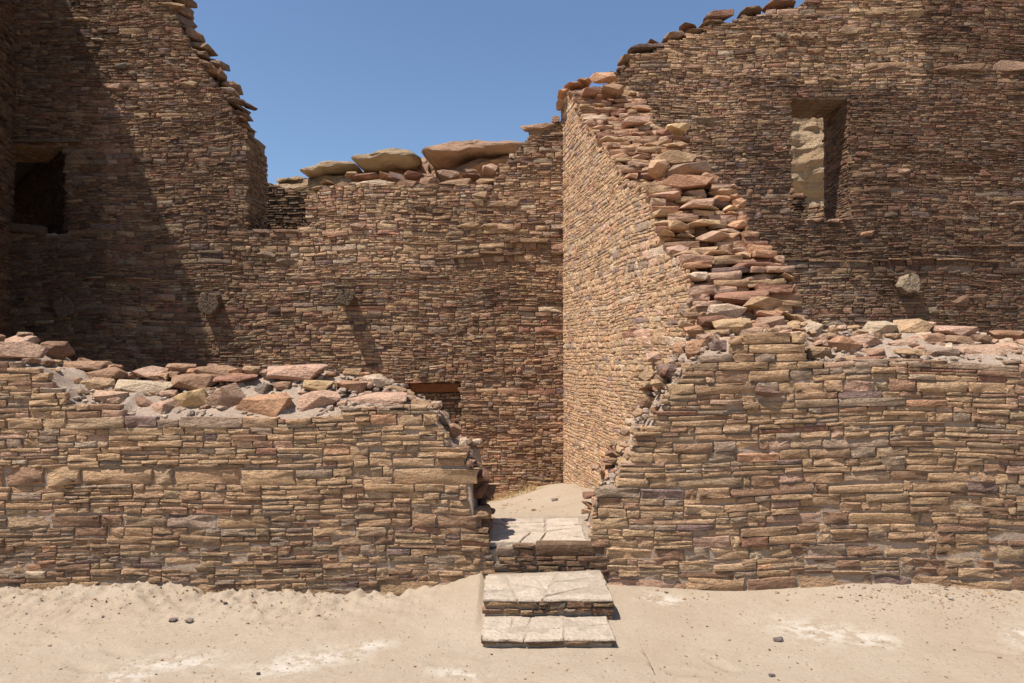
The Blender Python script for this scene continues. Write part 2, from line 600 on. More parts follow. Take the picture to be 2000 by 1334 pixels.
def profile_core(name, fr, u0, u1, zf, zb, thick, bottom, mat, parent, recess=.022, du=.035, nv=26, amp=.038, rec_f=None, power=1.0):
    """mortar body of a low wall: front face, back face and a rough weathered top between them"""
    nu = int((u1 - u0) / du) + 1
    V, Fc = [], []
    nzf = 14
    def put(p): V.append(p[:]); return len(V) - 1
    rows = []
    for i in range(nu + 1):
        u = u0 + (u1 - u0) * i / nu
        a, b = zf(u), zb(u)
        col = []
        for j in range(nzf):
            t = j / nzf
            z = bottom + (a - bottom) * t
            rc = rec_f(u, z) if rec_f else recess
            col.append(put(fr.pt(u, z, rc + .006 * noise.noise(Vector((u * 9, z * 9, 3.3))))))
        for j in range(nv + 1):
            t = j / nv
            d = recess + (thick - 2 * recess) * t
            z = a + (b - a) * (t ** power)
            e = min(1, 8 * t, 8 * (1 - t) + .3)
            n = noise.noise(Vector((u * 4.2, d * 4.2, 1.7))) + .5 * noise.noise(Vector((u * 11, d * 11, 5.7))) + .35 * noise.noise(Vector((u * 27, d * 27, 9.7))) + .2 * noise.noise(Vector((u * 60, d * 60, 2.7)))
            col.append(put(fr.pt(u, z - .006 + n * amp * e, d)))
        for j in range(1, 9):
            t = j / 8
            col.append(put(fr.pt(u, b + (bottom - b) * t, thick - recess)))
        rows.append(col)
    for c0, c1 in zip(rows, rows[1:]):
        for j in range(len(c0) - 1):
            Fc.append((c0[j], c1[j], c1[j + 1], c0[j + 1]))
    for c, fl in ((rows[0], False), (rows[-1], True)):
        Fc.append(tuple(c if fl else c[::-1]))
    return link_mesh(name, V, Fc, mat, parent, smooth=True)

def tube(name, p0, p1, r0, r1, mat, parent=None, n=14, rings=8, wob=.06, cap_rough=.0):
    p0, p1 = Vector(p0), Vector(p1)
    ax = (p1 - p0)
    L = ax.length
    q = ax.to_track_quat('Z', 'Y')
    V, Fc = [], []
    sd = R.random() * 50
    for i in range(rings + 1):
        t = i / rings
        r = r0 + (r1 - r0) * t
        for k in range(n):
            a = 2 * math.pi * k / n
            rr = r * (1 + wob * noise.noise(Vector((math.cos(a) * 1.6 + sd, math.sin(a) * 1.6, t * 2))) * 2)
            V.append((rr * math.cos(a), rr * math.sin(a), t * L))
    for i in range(rings):
        for k in range(n):
            a, b = i * n + k, i * n + (k + 1) % n
            Fc.append((a, b, b + n, a + n))
    # ends: an inner ring so that the cut face is uneven
    for base, zc, s in ((0, 0.0, -1), (rings * n, L, 1)):
        ring = []
        for k in range(n):
            ring.append(base + k)
        for q_ in ((.86, .62, .40, .2) if cap_rough else (.6,)):
            nr = []
            for k in range(n):
                x, y, z = V[base + k]
                cr = -cap_rough * 4 if (cap_rough and abs((k + .3 * q_) % n - 5) < .7) else 0
                V.append((x * q_, y * q_, z + s * (cap_rough * .8 + cr + cap_rough * R.uniform(-1, 1))))
                nr.append(len(V) - 1)
            for k in range(n):
                j = (k + 1) % n
                f1 = (ring[k], nr[k], nr[j], ring[j])
                Fc.append(f1 if s < 0 else f1[::-1])
            ring = nr
        V.append((0, 0, zc + s * cap_rough))
        c = len(V) - 1
        for k in range(n):
            j = (k + 1) % n
            f2 = (ring[k], c, ring[j])
            Fc.append(f2 if s < 0 else f2[::-1])
    me = bpy.data.meshes.new(name)
    me.from_pydata(V, [], Fc)
    me.update()
    me.materials.append(mat)
    o = bpy.data.objects.new(name, me)
    COL.objects.link(o)
    o.rotation_mode = 'QUATERNION'
    o.rotation_quaternion = q
    o.location = p0
    if parent:
        o.parent = parent
        o.location = p0 - Vector(parent.location)
    return o

def box_beam(name, c, dims, mat, parent, rot=(0, 0, 0), rough=.006, seg=10):
    bm = bmesh.new()
    bmesh.ops.create_cube(bm, size=1)
    bmesh.ops.scale(bm, vec=dims, verts=bm.verts)
    long = [e for e in bm.edges if abs((e.verts[0].co - e.verts[1].co).x) > dims[0] * .5]
    bmesh.ops.subdivide_edges(bm, edges=long, cuts=seg, use_grid_fill=True)
    bmesh.ops.bevel(bm, geom=[e for e in bm.edges if len(e.link_faces) == 2 and e.calc_face_angle(0) > 1], offset=min(dims[1:]) * .15, segments=1, affect='EDGES')
    for v in bm.verts:
        v.co += Vector((R.gauss(0, rough), R.gauss(0, rough * .5), R.gauss(0, rough * .5)))
    me = bpy.data.meshes.new(name)
    bm.to_mesh(me); bm.free()
    me.materials.append(mat)
    o = bpy.data.objects.new(name, me)
    COL.objects.link(o)
    o.rotation_euler = rot
    o.location = Vector(c) - Vector(parent.location) if parent else c
    o.parent = parent
    return o

# ================================================================== GROUND (one sheet to the horizon)
YF, TF = 5.0, 0.85                    # face and thickness of the low front wall
YB, TB = 10.3, 0.85                   # face and thickness of the tall back wall
BASE_PX = [(-600, 1152), (0, 1152), (100, 1152), (230, 1149), (280, 1142), (330, 1150), (400, 1160), (480, 1157), (600, 1164), (700, 1164), (800, 1158), (880, 1146), (940, 1128), (1000, 1128), (1205, 1142), (1300, 1148), (1400, 1154), (1500, 1151), (1600, 1145), (1700, 1140), (1820, 1137), (1900, 1147), (2000, 1154), (2600, 1154)]
BASE = [(at(x, y, YF).x, at(x, y, YF).z) for x, y in BASE_PX]

def axis(a, b, step, far_a, far_b, grow=1.35):
    xs = list(np.arange(a, b + 1e-6, step))
    s, x = step, a
    while x > far_a:
        s *= grow; x -= s; xs.insert(0, x)
    s, x = step, b
    while x < far_b:
        s *= grow; x += s; xs.append(x)
    return xs
SIDE_M, SIDE_X0 = -260.0 / F, 360.0 * 10.3 / F
def side_x(y): return SIDE_X0 + SIDE_M * y

FOOT = [(R.uniform(-3, 3), R.uniform(3.6, 4.7), R.gauss(0, .5)) for _ in range(26)]
FOOT = [f for f in FOOT if not (-.6 < f[0] < 1.0 and f[1] > 3.95)]
def gz(x, y):
    if y < YF + .25:
        b = lerp_table(BASE, x)
        t = max(0.0, min(1.0, (YF - y) / 1.0))
        z = b * (1 - t) ** 2
        if x < -.2 and y < YF + .1:                                  # crumbling clods along the wall foot
            w = math.exp(-((YF - y) / .42) ** 2) * min(1, max(0, (-.2 - x) / .8))
            n = noise.noise(Vector((x * 7, y * 9, .4))) + .6 * noise.noise(Vector((x * 19, y * 21, 2.4)))
            r = 1 - abs(noise.noise(Vector((x * 13, y * 17, 7.0)))) * 2
            z += w * (.040 * n + .032 * r + .012 * noise.noise(Vector((x * 45, y * 50, 2))))
        if x > 2.0 and y < YF + .1:
            w = math.exp(-((YF - y) / .3) ** 2) * min(1, (x - 2) / .8)
            z += w * .012 * noise.noise(Vector((x * 11, y * 13, .4)))
        # drift of sand against the left flank of the steps
        dx = x - (-.21)
        if dx < 0: z += .035 * math.exp(-(dx / .3) ** 2) * max(0, min(1, (y - 4.25) / .5)) * (1 - t * .2)
        if 3.7 < y < 4.3 and -.5 < x < .9: z -= .010 * math.exp(-((y - 4.08) / .16) ** 2) * min(1, (.9 - x) / .25, (x + .5) / .25)
        for (fx, fy, fa) in FOOT:
            ddx, ddy = x - fx, y - fy
            if abs(ddx) < .3 and abs(ddy) < .3:
                p_, q_ = ddx * math.cos(fa) + ddy * math.sin(fa), -ddx * math.sin(fa) + ddy * math.cos(fa)
                e_ = (p_ / .13) ** 2 + (q_ / .05) ** 2
                z += -.011 * math.exp(-e_ ** 2) + .004 * math.exp(-(e_ - 1.6) ** 2 * 3)
        z += .012 * noise.noise(Vector((x * 1.1, y * 1.3, 4))) + .005 * noise.noise(Vector((x * 5, y * 5, 8))) + .0025 * noise.noise(Vector((x * 17, y * 17, 1)))
        return z
    if y < YB + .3 and -8 < x < 9:
        t = max(0, min(1, (y - YF - TF) / (YB - YF - TF)))
        s = side_x(y)
        near = math.exp(-((x - s) / .9) ** 2)
        zl = .31 - .82 * t
        zr = .31 - .45 * t ** 1.2
        z = zl + (zr - zl) * near
        return z + .015 * noise.noise(Vector((x * 2, y * 2, 4))) + .006 * noise.noise(Vector((x * 9, y * 9, 4)))
    return .02 * noise.noise(Vector((x * .3, y * .3, 4)))

gx = axis(-4.0, 4.0, .02, -500, 500)
gy1 = axis(3.3, 5.14, .02, -300, 5.1)
gy1 = [y for y in gy1 if y <= 5.15]
gy = gy1 + axis(5.25, 10.8, .07, 5.2, 900)
gy = sorted(set(round(float(y), 4) for y in gy))
GV, GP = [], []
PALE = [(330, 1295, 85, 16), (250, 1320, 60, 14), (600, 1290, 110, 18), (720, 1262, 50, 10), (1300, 1172, 45, 12), (1600, 1235, 90, 22), (1700, 1250, 60, 15), (390, 1300, 30, 8), (560, 1305, 60, 16), (1990, 1240, 30, 20), (900, 1318, 60, 10)]
for y in gy:
    for x in gx:
        z = gz(x, y)
        GV.append((x, y, z))
        p = 0.0
        if 3.3 < y < 5.05 and abs(x) < 4:
            px, py, fw = proj((x, y, z))
            for (a, b, c, d) in PALE:
                q = ((px - a) / c) ** 2 + ((py - b - (a - px) * .12 * (1 if a < 900 else -1)) / d) ** 2
                if q < 4: p = max(p, math.exp(-q))
        GP.append(p)
nx, ny = len(gx), len(gy)
ii = (np.arange(ny - 1)[:, None] * nx + np.arange(nx - 1)[None, :]).ravel()
GF = np.stack([ii, ii + 1, ii + nx + 1, ii + nx], 1)
ground = link_mesh('ground', GV, GF, M_GROUND, smooth=True, kind='structure')
pa = ground.data.attributes.new('pale', 'FLOAT', 'POINT')
pa.data.foreach_set('value', np.array(GP, dtype=np.float32))

# ================================================================== CLIFF behind the ruin
YC = 46.0
def cliff():
    top = [(-400, 470), (300, 420), (520, 362), (560, 350), (600, 338), (640, 332), (700, 322), (760, 312), (830, 316), (900, 300), (1000, 286), (1100, 270), (1250, 240), (1500, 210), (1800, 190), (2600, 230)]
    xs = np.linspace(-500, 2700, 330)
    V, Fc = [], []
    nv = 90
    for px in xs:
        pt = at(px, lerp_table(top, px), YC)
        zt = pt.z
        for j in range(nv + 1):
            t = j / nv
            z = -1 + (zt + 1) * t
            X = pt.x
            led = math.sin(z * 1.1 + 2.2 * noise.noise(Vector((X * .07, z * .1, 1)))) * .6
            n = 2.2 * noise.noise(Vector((X * .09, z * .12, 5))) + 1.1 * noise.noise(Vector((X * .25, z * .4, 6))) + .55 * noise.noise(Vector((X * .7, z * 1.3, 9))) + .25 * noise.noise(Vector((X * 1.7, z * 3.3, 9)))
            y = YC - 1.5 + t * t * 3.0 + led + n
            V.append((X, y, z))
        for j in range(1, 6):
            V.append((pt.x * (1 + j * .02), YC + 2 + j * 4, zt + .4 * noise.noise(Vector((pt.x * .3, j, 3))) - j * .3))
    m = nv + 6
    for i in range(len(xs) - 1):
        for j in range(m - 1):
            a = i * m + j
            Fc.append((a, a + m, a + m + 1, a + 1))
    link_mesh('cliff', V, Fc, M_ROCK, smooth=False, kind='structure')
cliff()

def rim_rock(label, pts, Y, depth, mat, seed, lean=.25, bulge=.5):
    """a weathered rock slab: its outline, real depth, rounded shoulders and bedding"""
    P = []
    n0 = len(pts)
    for i in range(n0):
        a, b = pts[i], pts[(i + 1) % n0]
        k = max(1, int(math.hypot(b[0] - a[0], b[1] - a[1]) / 9))
        for j in range(k):
            t = j / k
            P.append(at(a[0] + (b[0] - a[0]) * t, a[1] + (b[1] - a[1]) * t, Y))
    cx = sum(p.x for p in P) / len(P); cz = sum(p.z for p in P) / len(P)
    w = max(p.x for p in P) - min(p.x for p in P); h = max(p.z for p in P) - min(p.z for p in P)
    rings = [(depth, .92), (depth * .5, 1.0), (.5, 1.0), (.1, .985), (-.1, .95), (-bulge * .45, .90), (-bulge * .7, .80), (-bulge * .8, .68), (-bulge * .95, .55), (-bulge, .38), (-bulge, .2)]
    V, Fc = [], []
    n = len(P)
    for (dy, s_) in rings:
        for p in P:
            x, z = cx + (p.x - cx) * s_, cz + (p.z - cz) * s_
            q = Vector((x * .45, dy * .5, z * 1.1)) + Vector((seed, 0, 0))
            q2 = Vector((x * 1.3, dy, z * 3.2 + seed))
            dn = .30 * noise.noise(q) + .16 * noise.noise(q2) + .10 * noise.noise(Vector((x * .8, dy, z * 9 + seed))) + .05 * noise.noise(Vector((x * 4, dy * 4, z * 8)))
            yy = Y + dy + dn * 1.4 + (lean + .75) * (z - cz)
            V.append((x + .22 * noise.noise(q2 + Vector((3, 3, 3))), yy, z + .16 * noise.noise(q2 + Vector((7, 1, 3)))))
    V.append((cx, Y - bulge, cz))
    for r in range(len(rings) - 1):
        for i in range(n):
            j = (i + 1) % n
            Fc.append((r * n + i, r * n + j, (r + 1) * n + j, (r + 1) * n + i))
    o_ = (len(rings) - 1) * n
    for i in range(n): Fc.append((o_ + i, o_ + (i + 1) % n, len(V) - 1))
    Fc.append(tuple(range(n))[::-1])
    bm = bmesh.new()
    vs = [bm.verts.new(v) for v in V]
    for f in Fc: bm.faces.new([vs[i] for i in f])
    bmesh.ops.recalc_face_normals(bm, faces=bm.faces)
    me = bpy.data.meshes.new('rim_rock')
    bm.to_mesh(me); bm.free()
    me.polygons.foreach_set('use_smooth', [True] * len(me.polygons))
    me.materials.append(mat)
    o = bpy.data.objects.new('rim_rock', me)
    COL.objects.link(o)
    o['label'] = label
    o['category'] = 'rock'
    o['group'] = 'weathered rock slabs along the cliff rim'
rim_rock('lumpy weathered tan rock mass under the thin ledge of the cliff rim', [(538, 362), (560, 352), (599, 347), (638, 333), (667, 327), (681, 333), (696, 322), (732, 315), (772, 316), (782, 350), (760, 380), (520, 390)], 44.0, 3, M_ROCK, 1.2, .5, .8)
rim_rock('small flat tan rock at the left end of the cliff rim', [(538, 350), (552, 344), (583, 343), (600, 346), (575, 353), (543, 357)], 43.4, 3, M_ROCK, 4.4, .2, .3)
rim_rock('thin tan ledge overhanging the cliff rim left of the rounded cap rock', [(591, 336), (606, 326), (624, 317), (653, 311), (683, 312), (697, 322), (674, 327), (635, 334), (600, 343)], 42.8, 3.5, M_ROCK, 7.7, .2, .45)
rim_rock('orange shaded rock face between the cap rock and the pink slab', [(732, 315), (806, 308), (822, 298), (836, 303), (842, 352), (835, 375), (750, 375), (745, 340)], 44.6, 3, M_ROCK_P, 2.9, .0, .3)
rim_rock('broad rounded tan cap rock in the middle of the cliff rim', [(689, 311), (694, 305), (711, 301), (732, 294), (760, 290), (786, 288), (804, 291), (817, 301), (806, 311), (770, 311), (732, 316), (700, 320)], 42.2, 3.5, M_ROCK, 9.1, .3, .7)
rim_rock('streaked orange rock face in the shade below the pink slab', [(828, 302), (870, 300), (950, 290), (1012, 280), (1030, 300), (1020, 370), (835, 375)], 44.8, 3, M_ROCK_P, 5.9, -.1, .2)
rim_rock('long smooth pinkish slab sloping up to the right on the cliff rim', [(827, 300), (834, 286), (858, 279), (897, 275), (930, 270), (966, 265), (1013, 266), (1030, 268), (1012, 284), (975, 292), (940, 299), (894, 311), (850, 309)], 42.0, 4, M_ROCK_P, 12.5, 1.1, .5)
rim_rock('pale leaning rock wedge below the smooth pink slab', [(876, 338), (905, 322), (945, 301), (980, 294), (1016, 286), (1012, 302), (965, 314), (935, 332), (912, 350), (890, 366), (868, 352)], 42.6, 3, M_ROCK_P, 15.3, .7, .4)

# ================================================================== TALL BACK WALLS
# ---- left of the cross wall
fb = Frame((0, YB), (0, 1))
left_poly = fb.poly([(-420, 1080), (-420, -70), (325, -70), (332, 0), (345, 45), (365, 75), (375, 100), (392, 118), (405, 150), (430, 172), (440, 195), (455, 215), (465, 250), (483, 255),
                     (483, 448), (600, 443), (598, 383), (618, 380), (622, 366), (650, 364), (960, 362), (972, 345), (973, 322), (995, 318), (996, 303), (1009, 300), (1012, 284), (1030, 276), (1034, 246), (1105, 240), (1120, 240), (1120, 1080)])
niche = fb.poly([(16, 284), (125, 284), (129, 455), (4, 455)])
door = fb.poly([(797, 745), (899, 745), (901, 880), (796, 880)])
bw_left = thing('ruined_wall', 'tall back wall of coursed sandstone, left part half in deep shadow', 'stone wall', fb.pt(-3.3, -.4)[:])
S = Stones()
def zone(u, z, s_=1.0): return 1 + .42 * noise.noise(Vector((u * .55 * s_, z * .8 * s_, 31))) + .16 * noise.noise(Vector((u * 2 * s_, z * 3 * s_, 37)))
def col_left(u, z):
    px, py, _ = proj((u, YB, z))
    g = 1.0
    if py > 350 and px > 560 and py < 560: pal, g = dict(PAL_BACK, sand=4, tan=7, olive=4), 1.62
    elif px < 480: pal, g = PAL_BACKR if R.random() < .6 else PAL_BACK, .98 if px > 200 else .68  # stones nearest the far-left corner coloured darker to deepen the shadow there
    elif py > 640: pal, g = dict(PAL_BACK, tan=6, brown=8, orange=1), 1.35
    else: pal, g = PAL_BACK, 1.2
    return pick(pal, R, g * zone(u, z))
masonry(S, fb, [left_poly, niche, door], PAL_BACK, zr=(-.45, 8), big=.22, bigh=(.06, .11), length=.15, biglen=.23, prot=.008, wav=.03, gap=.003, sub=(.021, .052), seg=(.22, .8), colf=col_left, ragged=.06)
nl = fb.uz(16, 284)[0] - 1.2
niche_core = [(nl, niche[0][1]), niche[1], niche[2], (nl, niche[3][1])]
voxel_core('mortar', fb, [left_poly, niche_core, door], TB, .06, .006, M_MORT_B, bw_left, zr=(-.45, 7.8), inset=.035)

# jamb of the broken opening (faces right), far side of the gap
xj = fb.uz(483, 300)[0]
fj = Frame((xj, YB), (-1, 0))       # outward normal +x ; u runs along -? handled by the frame
def fj_poly(pts): return [((Vector((xj, y, 0)) - fj.O).dot(fj.U), z) for y, z in pts]
zj = lambda py: at(483, py, YB).z
masonry(S, fj, [fj_poly([(YB + .02, zj(450)), (YB + .02, zj(257)), (YB + .45, zj(262)), (YB + TB, zj(285)), (YB + TB, zj(450))])], PAL_SIDE, big=.1, length=.15, prot=.01, gap=.006, ragged=.01, gain=.8)
# ragged rubble core that shows along the broken left shoulder
for (px, py, w, h, dy) in [(356, 4, 30, 16, .25), (352, 24, 34, 13, .3), (362, 42, 20, 16, .25), (384, 72, 28, 22, .3), (372, 92, 22, 12, .3), (402, 98, 36, 12, .35), (396, 114, 30, 10, .3), (425, 128, 38, 16, .4), (418, 144, 32, 16, .3), (435, 150, 16, 18, .3),
                           (456, 172, 30, 14, .4), (446, 184, 38, 12, .3), (478, 203, 24, 9, .35), (466, 212, 28, 12, .3), (472, 226, 30, 10, .35), (470, 238, 32, 11, .3), (478, 248, 22, 8, .3), (462, 200, 20, 14, .2), (404, 132, 26, 14, .2), (386, 108, 22, 12, .2)]:
    c = at(px, py, YB + dy)
    k = (YB + dy) / F
    S.rubble(c, (w * k * 1.1, .45, h * k * 1.1), pick(PAL_RUB, R, .75), 'slab', R.uniform(-.3, .05), R.uniform(-.4, .4))
for _ in range(70):                                       # small stuff filling the shoulder behind the face
    py = R.uniform(-40, 255)
    px = lerp_table([(-70, 325), (0, 345), (75, 378), (118, 408), (150, 428), (195, 462), (255, 484)], py) - R.uniform(4, 26)
    dy = R.uniform(.2, .75)
    c = at(px, py, YB + dy)
    S.rubble(c, (R.uniform(.1, .28), R.uniform(.15, .3), R.uniform(.05, .11)), pick(PAL_RUB, R, .7), 'slab', R.uniform(-.2, .2), R.uniform(-.6, .6))
# large cap stones along the low top
for (px, py, w, h, k) in [(668, 363, 38, 18, 'brown'), (735, 359, 80, 19, 'cream'), (795, 360, 40, 18, 'brown'), (838, 357, 40, 22, 'brown'), (893, 358, 74, 18, 'brown'), (950, 354, 42, 13, 'tan'), (712, 344, 60, 13, 'red'), (760, 342, 44, 12, 'orange'), (777, 345, 32, 16, 'purple'),
                          (812, 341, 44, 13, 'red'), (835, 345, 30, 14, 'brown'), (875, 341, 46, 22, 'pink'), (920, 336, 26, 14, 'brown'), (925, 344, 40, 10, 'red'), (957, 331, 32, 22, 'pink'), (640, 357, 30, 12, 'tan'), (626, 368, 26, 12, 'tan'), (690, 340, 30, 12, 'tan')]:
    dy = .16 if py > 350 else .4
    c = at(px, py, YB + dy)
    q = (YB + dy) / F
    S.rubble(c - Vector((0, 0, .02)), (w * q, .34, h * q * .95), pick({k: 1}, R, 1.15), 'block' if h > 15 else 'slab', R.gauss(0, .04), R.gauss(0, .12))
for (px, py, w, h, k) in [(940, 381, 34, 14, 'sand'), (1050, 248, 74, 13, 'pink'), (1085, 233, 16, 14, 'pink'), (930, 397, 38, 17, 'tan'), (972, 400, 44, 16, 'tan'), (1000, 399, 40, 15, 'tan'), (1000, 449, 30, 13, 'sand'), (700, 442, 34, 14, 'pink'), (512, 455, 40, 9, 'purple'), (560, 452, 60, 9, 'brown'),
                          (520, 497, 40, 13, 'grey'), (560, 512, 54, 15, 'grey'), (318, 581, 56, 16, 'pink'), (248, 634, 38, 14, 'tan'), (915, 440, 46, 14, 'sand'), (958, 443, 40, 13, 'sand'), (150, 37, 48, 9, 'sand'), (235, 128, 32, 12, 'blue'), (200, 57, 26, 6, 'cream'), (190, 77, 26, 6, 'cream'),
                          (370, 165, 36, 14, 'sand'), (225, 170, 36, 14, 'pink'), (335, 10, 50, 10, 'tan')]:
    c = at(px, py, YB - .005)
    q = YB / F
    S.rubble(c + Vector((0, .03, 0)), (w * q, .14, h * q), pick({k: 1}, R, .9), 'slab' if h < 14 else 'block', R.gauss(0, .03))
# projecting ledges (thin courses that stand proud and shade what is under them)
def ledge(S, fr, px0, px1, pyf, h=.035, out=.05, pal=PAL_BACK, gain=1.0, ln=.3):
    x = fr.uz(px0, pyf(px0))[0]
    xe = fr.uz(px1, pyf(px1))[0]
    while x < xe:
        w = R.uniform(.6, 1.5) * ln
        px = proj(fr.pt(x + w / 2, 3))[0]
        z = fr.uz(px, pyf(px))[1]
        if R.random() < .85:
            S.block(fr, x, x + w, z - h / 2, z + h / 2, -out * R.uniform(.6, 1.2), pick(pal, R, gain), R.gauss(0, .02))
        x += w
ledge(S, fb, 840, 1098, lambda px: 497 + 4 * math.sin(px * .05), .04, .05)
ledge(S, fb, 560, 860, lambda px: 545 - (px - 560) * .012, .03, .03)
ledge(S, fb, 80, 260, lambda px: 540 + (px - 80) * .02, .03, .05)
ledge(S, fb, 985, 1098, lambda px: 470, .07, .06, dict(brown=1, tan=1))
# blocked doorway: stones set back in the opening, under a reddish wooden lintel
d0, d1 = fb.uz(797, 745), fb.uz(900, 880)
fd = Frame((0, YB + .14), (0, 1))
masonry(S, fd, [[(d0[0] + .0, d1[1] - .1), (d0[0] + .0, d0[1] - .16), (d1[0] + .0, d0[1] - .16), (d1[0], d1[1] - .1)]], dict(PAL_BACK, tan=6, orange=2), big=.0, length=.13, prot=.012, gap=.008, ragged=.0, sub=(.04, .06), gain=.9)
voxel_core('mortar', Frame((0, YB + .16), (0, 1)), [[(d0[0] - .05, d1[1] - .2), (d0[0] - .05, d0[1] + .05), (d1[0] + .05, d0[1] + .05), (d1[0] + .05, d1[1] - .2)]], .3, .06, .0, M_MORT_B, bw_left, inset=.0)
bl = box_beam('lintel', ((d0[0] + d1[0]) / 2, YB + .13, d0[1] - .085), (d1[0] - d0[0] - .01, .16, .14), M_WOOD_R, bw_left)
# diagonal corner opening in the shade: slanted jamb, sill beam, lintel poles
n0, n1 = fb.uz(125, 284), fb.uz(10, 455)
jx = n0[0] + .02
dirj = Vector((-.98, 1, 0)).normalized()
inj = Vector((dirj.y, -dirj.x, 0))           # into the jamb (towards +x)
M_NICHE_SHADE = mortar_mat('niche_shade_black', (0.05, 0.037, 0.028))  # near-black colour stands in for the deep shade inside the opening
fn = Frame((jx, YB + .02), inj)
pend = Vector((jx, YB + .02, 0)) + dirj * 4.6
ue = (pend - fn.O).dot(fn.U)
za, zb_ = n1[1] - .1, n0[1] + .1
masonry(S, fn, [[(0, za), (0, zb_), (ue, zb_), (ue, za)]], dict(dark=1), big=.1, length=.16, prot=.008, ragged=0, gain=.55)  # jamb stones coloured near-black as well, shade put into their colour
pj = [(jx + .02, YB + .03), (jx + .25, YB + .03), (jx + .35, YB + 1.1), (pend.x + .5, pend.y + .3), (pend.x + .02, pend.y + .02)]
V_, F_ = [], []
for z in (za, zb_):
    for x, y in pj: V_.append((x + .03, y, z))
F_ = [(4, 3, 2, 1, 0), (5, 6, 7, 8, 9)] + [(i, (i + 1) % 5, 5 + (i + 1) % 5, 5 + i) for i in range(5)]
link_mesh('jamb_core', V_, F_, M_NICHE_SHADE, bw_left)
box_beam('niche_light_lid', (-8.6, YB + TB + 1.6, zb_ + .2), (5.2, 3.4, .25), M_NICHE_SHADE, bw_left)  # lid added behind the wall to keep daylight out of the opening
box_beam('niche_light_screen', (-10.9, YB + TB + 1.6, (za + zb_) / 2), (.4, 3.4, zb_ - za + .6), M_NICHE_SHADE, bw_left)  # side and back boxes added to block light from the opening
box_beam('niche_light_screen', (-8.6, YB + TB + 3.5, (za + zb_) / 2), (5.2, .4, zb_ - za + .6), M_NICHE_SHADE, bw_left)
box_beam('sill_beam', at(45, 447, YB - .04), (.66, .16, .13), wood_mat('dark_beam', (.11, .07, .045)), bw_left, (0, .09, 0))
box_beam('lintel', at(88, 276, YB - .015), (1.1, .1, .045), M_WOOD_G, bw_left, (0, .0, 0))
for k in range(6):
    y = YB + .10 + k * .14
    tube('lintel_pole', (n1[0] - .35, y, n0[1] + .03), (n0[0] + .15, y, n0[1] + .03), .055, .05, M_WOOD, bw_left)
# stubs of the floor beams
def log_end(fr, px, py, r, out, parent, mat=M_WOOD_G):
    u, z = fr.uz(px, py)
    a = fr.pt(u, z, -out); b = fr.pt(u, z, .35)
    o = tube('beam_stub', a, b, r, r * 1.03, mat, parent, n=22, rings=6, wob=.16, cap_rough=.005)
    return o
log_end(fb, 130, 600, .155, .07, bw_left)
log_end(fb, 415, 594, .165, .14, bw_left)
log_end(fb, 682, 585, .115, .27, bw_left, wood_mat('dark_wood', (0.13, 0.095, 0.06), (14, 14, 14)))
S.emit(bw_left, M_ST_B, M_ST_Bs)

# ---- right of the cross wall
right_poly = fb.poly([(1120, 1080), (1120, 260), (1160, 175), (1205, 152), (1216, 132), (1228, 130), (1230, 108), (1298, 100), (1302, 84), (1336, 80), (1338, 68), (1374, 64), (1376, 50), (1430, 44), (1440, 34), (1490, 30), (1500, 22), (1560, 16), (1575, 4), (1640, -20), (1800, -60), (2300, -80), (2300, 1080)])
win = fb.poly([(1545, 190), (1658, 190), (1661, 430), (1548, 430)])
bw_right = thing('ruined_wall', 'tall dark red-brown back wall with a window opening, right of the stepped cross wall', 'stone wall', fb.pt(4.8, -.4)[:])
S = Stones()
def col_right(u, z):
    px, py, _ = proj((u, YB, z))
    g = 1.0
    if py < 130 + (px - 1300) * .12 and px < 1800:
        pal = dict(PAL_BACK, sand=6, tan=7, pink=2.5, yellow=.4, cream=.4); g = 1.3
    elif px < 1450 and py < 320: pal = dict(PAL_BACK, tan=5); g = 1.35
    elif py > 500 and px < 1700: pal = dict(PAL_BACK, grey=6, purple=3); g = 1.1
    elif px > 1600: pal, g = dict(PAL_BACKR, red=4), .82
    else: pal, g = PAL_BACKR, 1.0
    return pick(pal, R, g * zone(u, z))
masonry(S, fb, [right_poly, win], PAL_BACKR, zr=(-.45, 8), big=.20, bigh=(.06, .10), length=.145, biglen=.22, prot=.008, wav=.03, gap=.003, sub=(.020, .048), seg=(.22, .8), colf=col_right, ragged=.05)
voxel_core('mortar', fb, [right_poly, win], TB, .06, .006, M_MORT_B, bw_right, zr=(-.45, 7.8), inset=.035)
# right jamb of the window (faces left) and its far edges
xr = fb.uz(1659, 300)[0]
zs_, zt_ = fb.uz(1660, 430)[1], fb.uz(1660, 190)[1]
fw_ = Frame((xr, YB), (1, 0))
ww = lambda y: (Vector((xr, y, 0)) - fw_.O).dot(fw_.U)
masonry(S, fw_, [[(ww(YB + .02), zs_), (ww(YB + .02), zt_), (ww(YB + TB), zt_), (ww(YB + TB), zs_)]], PAL_BACKR, big=.1, length=.15, prot=.008, ragged=.0, gap=.005)
xl = fb.uz(1546, 300)[0]
fl_ = Frame((xl, YB), (-1, 0))
wl = lambda y: (Vector((xl, y, 0)) - fl_.O).dot(fl_.U)
masonry(S, fl_, [[(wl(YB + .02), zs_), (wl(YB + .02), zt_), (wl(YB + TB), zt_), (wl(YB + TB), zs_)]], PAL_BACKR, big=.1, length=.15, prot=.008, ragged=.0, gap=.005)
for k in range(6):
    y = YB + .09 + k * .14
    tube('lintel_pole', (xl - .15, y, zt_ + .035), (xr + .15, y, zt_ + .035), .062, .055, M_WOOD, bw_right, wob=.1)
